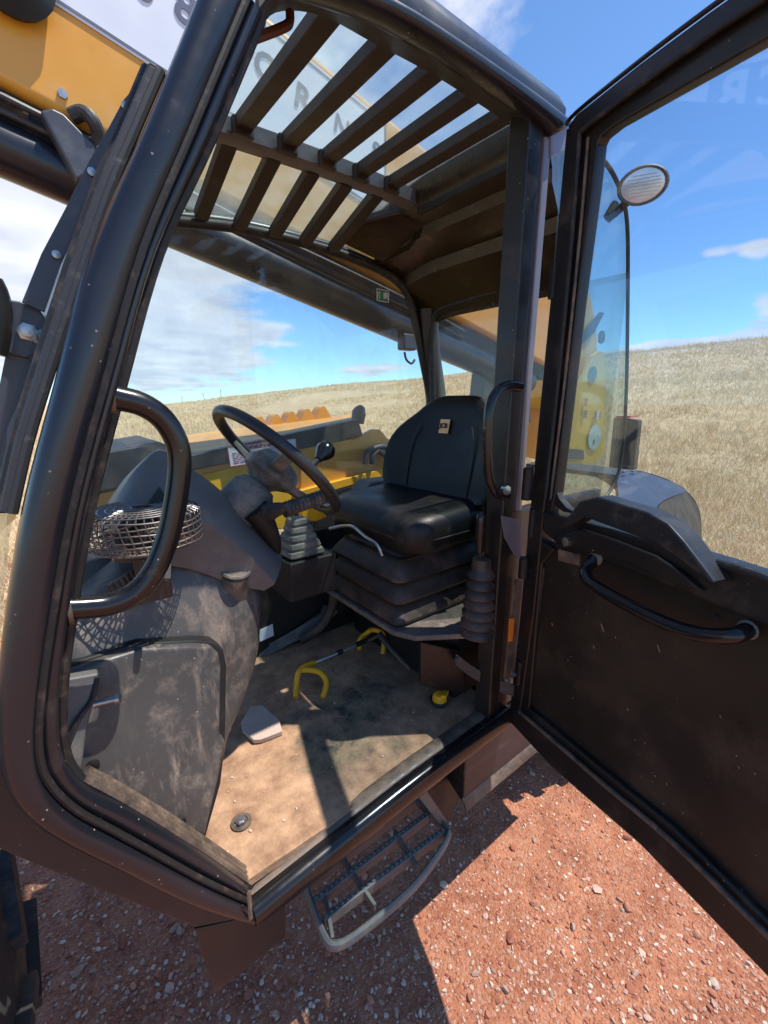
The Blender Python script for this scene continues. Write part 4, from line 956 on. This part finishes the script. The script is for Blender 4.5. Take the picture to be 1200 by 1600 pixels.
q = MB(); q.prism([U(118, 395, y=.90), U(128, 345, y=.90), U(136, 328, y=.90), U(128, 368, y=.90)], (0, .006, 0)); obj('washer_nozzle', q, M['white'], wp)

# --- boom
SL = -.22
def bz(z0, x): return z0 + SL * x
def bpr(name, z0, z1, y0, y1, m_, x0=-1.6, x1=2.9, bev=.0, par=None):
    q = MB(); q.prism([V(x0, y0, bz(z0, x0)), V(x1, y0, bz(z0, x1)), V(x1, y0, bz(z1, x1)), V(x0, y0, bz(z1, x0))], (0, y1 - y0, 0)); return obj(name, q, m_, par or T, bevel=bev, seg=3)
bpr('boom_outer_section', 2.70, 3.385, 1.80, 2.02, M['orange'], bev=.03)
bpr('boom_decal', 2.975, 3.345, 1.7955, 1.7985, M['white'], x1=1.425)
bpr('decal_line', 2.983, 2.991, 1.7935, 1.7950, M['greyline'], x1=1.425)
bpr('decal_line', 3.328, 3.336, 1.7935, 1.7950, M['greyline'], x1=1.425)
q = MB(); q.box((1.42, 1.794, 2.85), (.008, .002, .355)); obj('decal_line', q, M['greyline'], T)
def letter(ch, px, py, hpx, w=1.0):
    c = U(px, py, y=1.7925); k = (U(px, py - hpx / 2, y=1.7925) - U(px, py + hpx / 2, y=1.7925)).length
    text('boom_letter', ch, k * 1.35, M['letter'], T, c, (1, 0, SL), (-SL, 0, 1), extr=.0006, bold=k * .02, squash=w)
letter('0', 226, -22, 55); letter('8', 290, 14, 58)
letter('W', 372, 84, 40); letter('O', 417, 108, 46); letter('R', 473, 155, 42); letter('N', 534, 199, 32); letter('S', 587, 236, 28)
# logo decal further forward on the boom, mirrored in the door glass
q = MB(); q.prism([V(-.66, 1.7925, 3.19), V(-.02, 1.7925, 3.05), V(-.02, 1.7925, 3.27), V(-.66, 1.7925, 3.41)], (0, .002, 0)); lgo = obj('boom_logo', q, M['letter'], T)
for ch_, x_ in (('J', -.52), ('C', -.335), ('B', -.14)):
    text('logo_letter', ch_, .23, M['white'], lgo, V(x_, 1.7915, 3.155 - .22 * (x_ + .02)), (1, 0, SL), (-SL * .2, 0, 1), extr=.0006, bold=.008, squash=1.05)
bpr('boom_underside_channel', 2.62, 2.70, 1.83, 1.98, M['black'])
bpr('boom_lower_flange', 2.625, 2.68, 1.86, 2.0, M['orange'], x1=1.2)
q = MB(); q.tube([V(-1.6, 1.875, bz(2.562, -1.6)), V(2.75, 1.875, bz(2.562, 2.75))], .076, 24); obj('lift_cylinder', q, M['paint'], T)
q = MB(); q.tube([V(-1.6, 1.83, bz(2.665, -1.6)), V(.12, 1.83, bz(2.665, .12))], .018, 10); obj('boom_pipe', q, M['hose'], T)
q = MB(); q.prism([U(62, 172, y=1.76), U(80, 167, y=1.76), U(100, 177, y=1.76), U(150, 228, y=1.76), U(148, 262, y=1.76), U(120, 282, y=1.76)], (0, .05, 0)); obj('cylinder_bracket', q, M['arm'], T, bevel=.008)
q = MB(); q.tube(cm([U(112, 182, y=1.80), U(130, 176, y=1.78), U(146, 190, y=1.76), U(154, 215, y=1.78), U(150, 235, y=1.80)], 4), .020, 10); obj('boom_hose', q, M['hose'], T)
q = MB(); q.prism([V(-.12, 1.76, 3.02 + .75), V(.0, 1.76, 3.30), V(0, 1.76, 3.2), V(-.2, 1.76, 3.3)], (0, .02, 0)); 
q = MB(); q.lathe([(0, 0), (.09, 0), (.10, .03), (.06, .06), (0, .06)], U(14, -34, y=1.79), (0, -1, 0), 24); obj('boom_pivot_cap', q, M['black'], T)

for x_ in [-.35 + .28 * k for k in range(8)]:
    q = MB(); q.lathe([(0, 0), (.013, 0), (.013, .008), (0, .009)], V(x_, 1.80, bz(2.755, x_)), (0, -1, 0), 6); obj('boom_bolt', q, M['metal'], T)
for k in range(2):
    q = MB(); q.tube(cm([V(-1.2 + .4 * i_, 1.80 + .012 * k + .006 * math.sin(i_ * 1.7 + k), bz(2.665 - .03 * k, -1.2 + .4 * i_) + .006 * math.sin(i_ * 2.1)) for i_ in range(9)], 4), .010, 8); obj('boom_hose', q, M['hose'], T)
# rear tower: two side plates, pivot, counterweight

def atY(p, y): return V(p.x, y, p.z)
rt = empty('rear_tower', (3.3, 1.95, 1.3), parent=T)
tp = [(880, 720), (915, 727), (930, 722), (944, 705), (947, 600), (945, 552), (938, 548), (926, 556), (915, 580), (893, 625), (875, 662)]
for yv in (1.80, 2.18):
    q = MB(); q.prism([atY(U(a_, b_, y=1.80), yv) for a_, b_ in tp], (0, .03, 0)); obj('side_plate', q, M['yellow'], rt, bevel=.004)
q = MB(); q.prism([atY(U(a_, b_, y=1.80), 1.86) for a_, b_ in ((905, 428), (925, 437), (938, 470), (945, 520), (946, 640), (915, 640), (890, 640), (880, 560))], (0, .28, 0)); obj('boom_rear_end', q, M['yellow'], rt, bevel=.01)
q = MB(); q.prism([U(a_, b_, y=1.855) for a_, b_ in ((936, 488), (940, 490), (925, 520), (898, 545), (894, 542), (915, 512))], (0, -.02, 0)); obj('rear_strut', q, M['fender'], rt)
for (a_, b_, r_, mt) in ((939, 527, .05, 'arm'), (925, 585, .06, 'arm')):
    q = MB(); q.lathe([(0, 0), (r_, 0), (r_, .01), (0, .012)], U(a_, b_, y=1.80 if b_ > 550 else 1.86), (0, -1, 0), 18); obj('pivot_pin', q, M[mt], rt)
q = MB(); q.prism([U(a_, b_, y=1.79) for a_, b_ in ((880, 700), (912, 703), (913, 718), (881, 717))], (0, .01, 0)); obj('slot_panel', q, M['fender'], rt)
q = MB(); q.lathe([(.055, 0), (.105, 0), (.105, .004), (.055, .004)], U(929, 683, y=1.79), (0, -1, 0), 28); obj('round_sticker', q, mat('pale_mint_sticker', (.55, .72, .66), .5), rt)
q = MB(); q.lathe([(0, 0), (.055, 0), (.055, .003), (0, .003)], U(929, 683, y=1.79), (0, -1, 0), 24); rs_ = obj('sticker_centre', q, mat('pale_sticker_centre', (.60, .62, .50), .5), rt)
for (a_, b_, w_, h_, mt) in ((916, 628, .045, .06, 'red'), (915, 647, .05, .06, 'greyline'), (934, 648, .075, .07, 'white'), (931, 648, .03, .06, 'green'), (928, 690, .02, .04, 'greyline')):
    q = MB(); q.box(U(a_, b_, y=1.783), (w_, .002, h_)); obj('warning_sticker', q, M[mt], rt)
text('sticker_letter', 'S', .07, M['greyline'], rt, U(938, 648, y=1.780), (1, 0, 0), (0, 0, 1))

# rear hose and cylinder seen through the rear window

q = MB(); q.prism([U(a_, b_, y=1.90) for a_, b_ in ((770, 500), (830, 470), (830, 660), (752, 640), (758, 590))], (0, .12, 0)); obj('boom_pivot_bracket', q, M['arm'], T, bevel=.01)
q = MB(); q.tube([U(700, 552, y=1.95), U(757, 574, y=1.95)], .014, 10); obj('steel_rod', q, M['hose'], T)

# small fittings on the boom seen at the corner of the side window
q = MB(); q.box(U(636, 535, y=1.83), (.09, .06, .08)); obj('valve_block', q, M['arm'], T, bevel=.01)
q = MB(); q.tube(cm([U(632, 550, y=1.8), U(635, 562, y=1.8), U(643, 568, y=1.8), U(648, 562, y=1.8)], 4), .006, 8); obj('cable_loop', q, M['hose'], T)

# --- engine cover on the far side
YB = 2.0
def E_(px, py, y=YB): return U(px, py, y=y)
ec = empty('engine_cover', (.9, 2.5, 1.0), parent=T)
A0, A1 = E_(262, 719), E_(560, 655); B0, B1 = E_(262, 743), E_(568, 682)
q = MB(); q.prism([A0, A1, B1, B0], (0, .06, 0)); obj('black_side_stripe', q, mat('satin_black_stripe', (.03, .03, .032), .45, dust=.4, dustcol=(.2, .17, .14)), ec, bevel=.006)
tA = [A0 + V(0, .01, 0), A1 + V(0, .01, 0)]
F0 = U(262, 683, y=2.75); F1 = U(556, 646, y=2.75)
q = MB(); q.loft([[tA[0], tA[1], tA[1] - V(0, 0, .10), tA[0] - V(0, 0, .10)], [F0, F1, F1 - V(0, 0, .10), F0 - V(0, 0, .10)]]); obj('bonnet_top', q, mat('sun_faded_orange', (.66, .33, .09), .5, dust=.35, dustcol=(.55, .38, .22)), ec, bevel=.01)
q = MB(); q.prism([E_(60, 726), E_(250, 690), E_(268, 700), E_(275, 742), E_(235, 752), E_(60, 792)], (0, .5, 0)); obj('front_dark_cover', q, mat('dusty_dark_cover', (.04, .042, .045), .45, dust=.5, dustcol=(.25, .22, .18)), ec, bevel=.01)
q = MB(); q.prism([E_(60, 793, 2.02), E_(275, 744, 2.02), E_(275, 800, 2.02), E_(60, 850, 2.02)], (0, .4, 0)); obj('front_side_panel', q, M['orange'], ec, bevel=.008)
# scalloped grille crest along the far edge
for k in range(5):
    p0 = U(396 + 24.3 * k, 673 - 4.4 * k, y=2.70); p1 = U(420.3 + 24.3 * k, 668.6 - 4.4 * k, y=2.70); mdl = (p0 + p1) / 2 + V(0, 0, .075)
    q = MB(); q.prism([p0 - V(0, 0, .05)] + [p0.lerp(p1, t / 12) + V(0, 0, .080 * math.sin(math.pi * t / 12) ** 1.25) for t in range(13)] + [p1 - V(0, 0, .05)], (0, .10, 0)); obj('cover_scallop', q, M['orange'], ec, ang=60)
q = MB(); q.prism([B0 + V(0, .02, 0), B1 + V(0, .02, 0), E_(565, 800) + V(0, .02, 0), E_(262, 870) + V(0, .02, 0)], (0, .25, 0)); obj('cover_side', q, M['yellow'], ec, bevel=.008)
q = MB(); q.prism([E_(560, 684), E_(582, 671), E_(594, 671), E_(606, 686), E_(640, 688), E_(655, 700), E_(650, 740), E_(470, 768), E_(470, 702)], (0, .03, 0)); obj('chassis_side_plate', q, M['orange'], ec, bevel=.004)
q = MB(); q.prism([E_(465, 768, 1.97), E_(620, 727, 1.97), E_(650, 720, 1.97), E_(650, 730, 1.97), E_(620, 738, 1.97), E_(465, 782, 1.97)], (0, .10, .0)); obj('chassis_top_flange', q, M['bright'], ec, bevel=.003)
q = MB(); q.prism([E_(465, 784, 1.96), E_(650, 732, 1.96), E_(650, 790, 1.96), E_(465, 840, 1.96)], (0, .03, .0)); obj('chassis_rail', q, M['black'], ec)
q = MB(); q.lathe([(0, 0), (.014, 0), (.014, .004), (0, .004)], E_(552, 683, 1.995), (0, -1, 0), 14); obj('plate_hole', q, M['black'], ec)
for a_ in ([(570, 725), (574, 707), (585, 700), (600, 697), (615, 705)], [(582, 725), (583, 712), (592, 703)], [(592, 705), (602, 712), (608, 720)]):
    q = MB(); q.tube(cm([E_(x_, y_, 1.96) for x_, y_ in a_], 4), .016, 10); obj('hydraulic_hose', q, M['hose'], ec)
q = MB(); q.tube([E_(559, 662, 2.1), E_(561, 645, 2.1), E_(566, 636, 2.1)], [.035, .042, .02], 12, sub=3); obj('exhaust_cap', q, M['arm'], ec)
q = MB(); q.prism([E_(622, 690), E_(640, 665), E_(660, 660), E_(660, 700)], (0, .06, 0)); obj('cab_mount_bracket', q, M['arm'], ec)
# decal with warning text
dx = (A1 - A0).normalized()
P0, P1, P2, P3 = E_(355, 700, 1.993), E_(462, 686, 1.993), E_(463, 738, 1.993), E_(356, 726, 1.993)
dzv = V(0, 0, -1)
ww = (P1 - P0).length; hh = (P0 - P3).length * 1.15; dx = (P1 - P0).normalized(); up = V(-dx.z, 0, dx.x)
def rect(name, u0, u1, v0, v1, off, m_, par):
    q = MB(); q.prism([P0 + dx * u0 * ww - up * v0 * hh, P0 + dx * u1 * ww - up * v0 * hh, P0 + dx * u1 * ww - up * v1 * hh, P0 + dx * u0 * ww - up * v1 * hh], (0, -off, 0)); return obj(name, q, m_, par)
sgn = rect('caution_decal', 0, 1, -.05, 1, .0015, M['white'], ec)
for r_ in ((0, 1, -.05, -.02), (0, 1, .97, 1), (0, .008, -.05, 1), (.992, 1, -.05, 1)): rect('decal_border', *r_, .0025, M['red'], sgn)
text('decal_heading', 'CAUTION', hh * .20, M['red'], sgn, P0 + dx * ww * .5 - up * hh * .12 - V(0, .003, 0), tuple(dx), tuple(up), bold=.002, squash=2.6)
for k in range(7):
    v_ = .30 + k * .09; u1 = random.uniform(.75, .95)
    u_ = .05
    while u_ < u1:
        w2 = random.uniform(.03, .10); rect('decal_print', u_, min(u1, u_ + w2), v_, v_ + .035, .0025, M['red'] if k % 3 else M['letter'], sgn); u_ += w2 + .018

# --- wheels and mudguards
def wheel(c, R, W, nm='road_wheel'):
    e_ = empty(nm, c, parent=T)
    q = MB(); q.lathe([(R * .52, -W / 2 * .85), (R * .62, -W / 2), (R * .86, -W / 2), (R * .95, -W / 2 * .86), (R * .965, 0), (R * .95, W / 2 * .86), (R * .86, W / 2), (R * .62, W / 2), (R * .52, W / 2 * .85)], c, (0, 1, 0), 48); obj('tyre', q, M['tyre'], e_)
    q = MB()
    for k in range(20):
        for s_ in (-1, 1):
            a_ = 2 * math.pi * (k + (.5 if s_ > 0 else 0)) / 20; q2 = MB()
            rot = Matrix.Rotation(-a_, 3, 'Y')
            vs = []
            for (x_, y_, z_) in ((-.025, .02, .93), (.03, .02, .93), (-.12, .52, .90), (-.06, .52, .90), (-.025, .02, 1.0), (.03, .02, 1.0), (-.12, .50, .985), (-.06, .50, .985)):
                vs.append(rot @ V(x_ * R, s_ * y_ * W, z_ * R) + Vector(c))
            q.add(vs, [(0, 1, 3, 2), (4, 6, 7, 5), (0, 4, 5, 1), (2, 3, 7, 6), (0, 2, 6, 4), (1, 5, 7, 3)])
    obj('tyre_lugs', q, M['tyre'], e_, bevel=0)
    q = MB(); q.lathe([(0, -.06), (.10, -.06), (.11, -.02), (R * .42, .02), (R * .5, -W * .42), (R * .54, -W * .42), (R * .54, W * .4), (0, W * .4)], c, (0, 1, 0), 32); obj('rim', q, M['white'], e_)
wheel(V(-.80, 1.02, .60), .62, .42)
wheel(V(2.30, .98, .60), .62, .42)
# rear mudguard: traced top line, real width
mg = [(963, 742), (985, 735), (1010, 738), (1045, 750), (1072, 766), (1090, 790), (1096, 820), (1096, 852)]
A_ = cm([U(a_, b_, y=.86) for a_, b_ in mg], 4)
q = MB(); q.loft([[p, p + V(0, .46, 0), p + V(0, .46, -.02), p + V(0.0, .02, -.02)] for p in A_]); obj('rear_mudguard', q, M['fender'], T, ang=40)
q = MB()
tf = cm([U(a_, b_, y=.858) for a_, b_ in ((963, 743), (985, 736), (1010, 739), (1045, 751), (1060, 758), (1072, 767))], 3); nf = cm([U(a_, b_, y=y_) for a_, b_, y_ in ((968, 803, .62), (985, 805, .62), (1003, 805, .62), (1022, 800, .63), (1036, 782, .68), (1070, 769, .80))], 3)
q.loft([[a_, a_.lerp(b_, .5) + V(0, 0, .012), b_, b_ + V(0, .01, -.02), a_ + V(0, .0, -.03)] for a_, b_ in zip(tf, nf)]); obj('mudguard_top', q, mat('sunlit_mudguard_paint', (.04, .052, .085), .5, dust=.12, dustcol=(.3, .3, .32), dscale=12), T, ang=50)
ig = [(1096, 852), (1096, 820), (1090, 790), (1072, 766), (1050, 770), (1035, 782), (1025, 800), (1040, 812), (1056, 826), (1062, 838)]
q = MB(); q.prism([U(a_, b_, y=y_) for (a_, b_), y_ in zip(ig, (.70, .74, .78, .82, .78, .70, .64, .64, .66, .68))], (0, .02, 0)); obj('mudguard_flap', q, M['paint_in'], T, bevel=.002)
for k in range(3):
    q = MB(); q.prism([U(1032 + k * 12, 800 + k * 2, y=.63), U(1038 + k * 12, 800 + k * 2, y=.63), U(1042 + k * 12, 822 + k * 8, y=.63), U(1036 + k * 12, 818 + k * 8, y=.63)], (0, .003, 0)); obj('scuff_mark', q, M['galv'], T)
for a_, b_ in ((976, 741), (990, 740), (980, 748)):
    q = MB(); q.box(U(a_, b_, y=.83) + V(0, 0, .012), (.04, .012, .006)); obj('mudguard_slot', q, M['galv'], T)
q = MB(); q.prism([U(a_, b_, x=2.9) for a_, b_ in ((958, 652), (998, 656), (990, 735), (950, 733))], (.06, 0, 0)); obj('rear_side_box', q, M['paint_in'], T, bevel=.01)
q = MB(); q.prism([U(a_, b_, x=2.89) for a_, b_ in ((962, 650), (985, 650), (985, 653), (962, 653))], (.1, 0, 0)); obj('red_reflector', q, M['red'], T)

# ------------------------------------------------------------------ loose things in the cab
lk = empty('steering_wheel_lock', (.75, 1.2, .85), 'yellow hooked steering wheel lock with a steel rod lying on the muddy cab floor', 'wheel lock')
z1 = .895
h0 = U(492, 1036, z=z1); h1 = U(600, 990, z=.93)
rod = MB(); rod.tube([h0, h1], .0055, 10); obj('rod', rod, M['metal'], lk)
q = MB(); q.tube(cm([U(462, 1090, z=.858), U(463, 1070, z=.88), U(466, 1052, z=.91), U(473, 1043, z=.915), U(482, 1039, z=.912), U(492, 1036, z=.905)], 4), .0098, 12); obj('hook', q, M['bright'], lk)
q = MB(); q.tube(cm([U(469, 1047, z=.912), U(485, 1047, z=.91), U(500, 1051, z=.905), U(509, 1062, z=.89), U(509, 1075, z=.875), U(504, 1090, z=.858)], 4), .0098, 12); obj('hook', q, M['bright'], lk)
q = MB(); q.tube(cm([U(580, 984, z=.95), U(590, 985, z=.95), U(598, 990, z=.94), U(600, 1003, z=.91), U(598, 1022, z=.87)], 4), .0098, 12); obj('hook', q, M['bright'], lk)
q = MB(); q.tube(cm([U(562, 1015, z=.87), U(561, 1003, z=.89), U(566, 995, z=.91), U(580, 984, z=.95)], 4), .0098, 12); obj('hook', q, M['bright'], lk)
q = MB(); q.tube([U(527, 1021, z=.905), U(535, 1017, z=.908)], .010, 10); obj('collar', q, M['black'], lk)
q = MB(); q.tube([U(556, 1008, z=.916), U(590, 993, z=.925)], .010, 10); obj('lock_body', q, M['black'], lk)

ch = MB(); ot = [(376, 1128), (392, 1103), (410, 1101), (436, 1124), (441, 1142), (408, 1155), (396, 1156), (378, 1140)]
ch.prism([U(a_, b_, z=.869) for a_, b_ in ot], (0.002, 0.002, -.017))
thing(obj('concrete_chip', ch, M['stone'], bevel=.003), 'pale flat broken slab of stone on the muddy cab floor beside the console', 'stone')
for (a_, b_, s_, lb) in ((357, 1140, .009, 'small round dirt clod at the foot of the console panel beside the pale slab'),):
    q = MB(); rock(q, U(a_, b_, z=.862), s_ * 1.3, 5, .8); thing(obj('dirt_clod', q, M['stone'], subd=1), lb, 'clod')
yc = empty('yellow_cap', U(686, 1100, z=.855), 'yellow plastic cap in a round black cup on the floor under the seat', 'cap')
p = U(686, 1100, z=.853)
q = MB(); q.lathe([(0, 0), (.022, 0), (.030, .010), (.031, .022), (.027, .022), (.024, .012), (0, .010)], p, (0, 0, 1), 24); obj('cup', q, M['hose'], yc)
q = MB(); q.lathe([(0, .010), (.023, .012), (.025, .028), (.022, .040), (.014, .046), (0, .046)], p, (-.1, -.15, 1), 24); obj('cap', q, M['bright'], yc)
q = MB(); q.box(p + V(.004, -.02, .047), (.035, .018, .012), Matrix.Rotation(.5, 3, 'Z')); obj('cap_grip', q, M['bright'], yc, bevel=.003)
# floor bolt (part of the floor)
fb = U(377, 1285, z=.852)
q = MB(); q.lathe([(.024, 0), (.024, .003), (.016, .004), (.0155, .001)], fb, (0, 0, 1), 20); obj('floor_washer', q, M['scuff'], T)
q = MB(); q.lathe([(0, 0), (.013, 0), (.013, .009), (.010, .012), (0, .012)], fb, (0, 0, 1), 6); obj('floor_bolt', q, M['metal'], T, bevel=.001)

q = MB()
for i in range(90):
    a_ = random.random(); x_ = random.uniform(.15, 1.0); y_ = .80 + abs(random.gauss(0, .22))
    if y_ > 1.5 or x_ < .2 + (y_ - .88) * .5: continue
    rock(q, (x_, y_, .852), random.choice((.0012, .0016, .002, .003, .0045)), 9000 + i, .38)
cr_ = obj('dirt_crumbs', q, M['stone'], T, kind='stuff')
# pale chips and scratches on the door skin and console panel
rnd = random.Random(11); q = MB()
for i in range(46):
    a_ = rnd.uniform(855, 1190); b_ = rnd.uniform(880, 1380)
    if b_ < 900 + (a_ - 855) * .33 or b_ > 1100 + (a_ - 855) * .85: continue
    l_ = rnd.choice((1, 1, 2, 2, 3, 9)); g_ = rnd.uniform(-2, 5)
    q.prism([UD(a_, b_, .0046), UD(a_ + 1.3, b_ - .5, .0046), UD(a_ + 1.3 + l_ * .5, b_ + l_ * 1.3, .0046), UD(a_ + l_ * .4, b_ + l_ * 1.3, .0046)], DN * .0005)
obj('paint_chips', q, mat('paint_chip', (.22, .17, .13), .7), T, kind='stuff')
# dead stalks on the horizon
for i, (px, h_, lb) in enumerate(((286, 1.6, 'thin dry stalk on the far left skyline, leftmost of three'), (322, 1.5, 'thin leaning dry stalk on the far left skyline, middle of three'), (347, 1.7, 'thin dry stalk on the far left skyline, rightmost of three'))):
    a, e = dirae(px, 640); D, H = crest_at(a); r = D * .95; x, y = r * math.sin(a), r * math.cos(a); z = gz(x, y)
    q = MB(); ln = -.5 if i == 1 else .05
    q.tube([V(x, y, z - .1), V(x + ln * .5, y, z + h_ * .6), V(x + ln, y, z + h_)], [.05, .04, .02], 6)
    for s_ in (-1, 1): q.tube([V(x + ln * .5, y, z + h_ * .55), V(x + ln * .5 + s_ * .18, y, z + h_ * .85)], .02, 5)
    thing(obj('dry_stalk', q, gm[2]), lb, 'plant', 'dry stalks on the skyline')
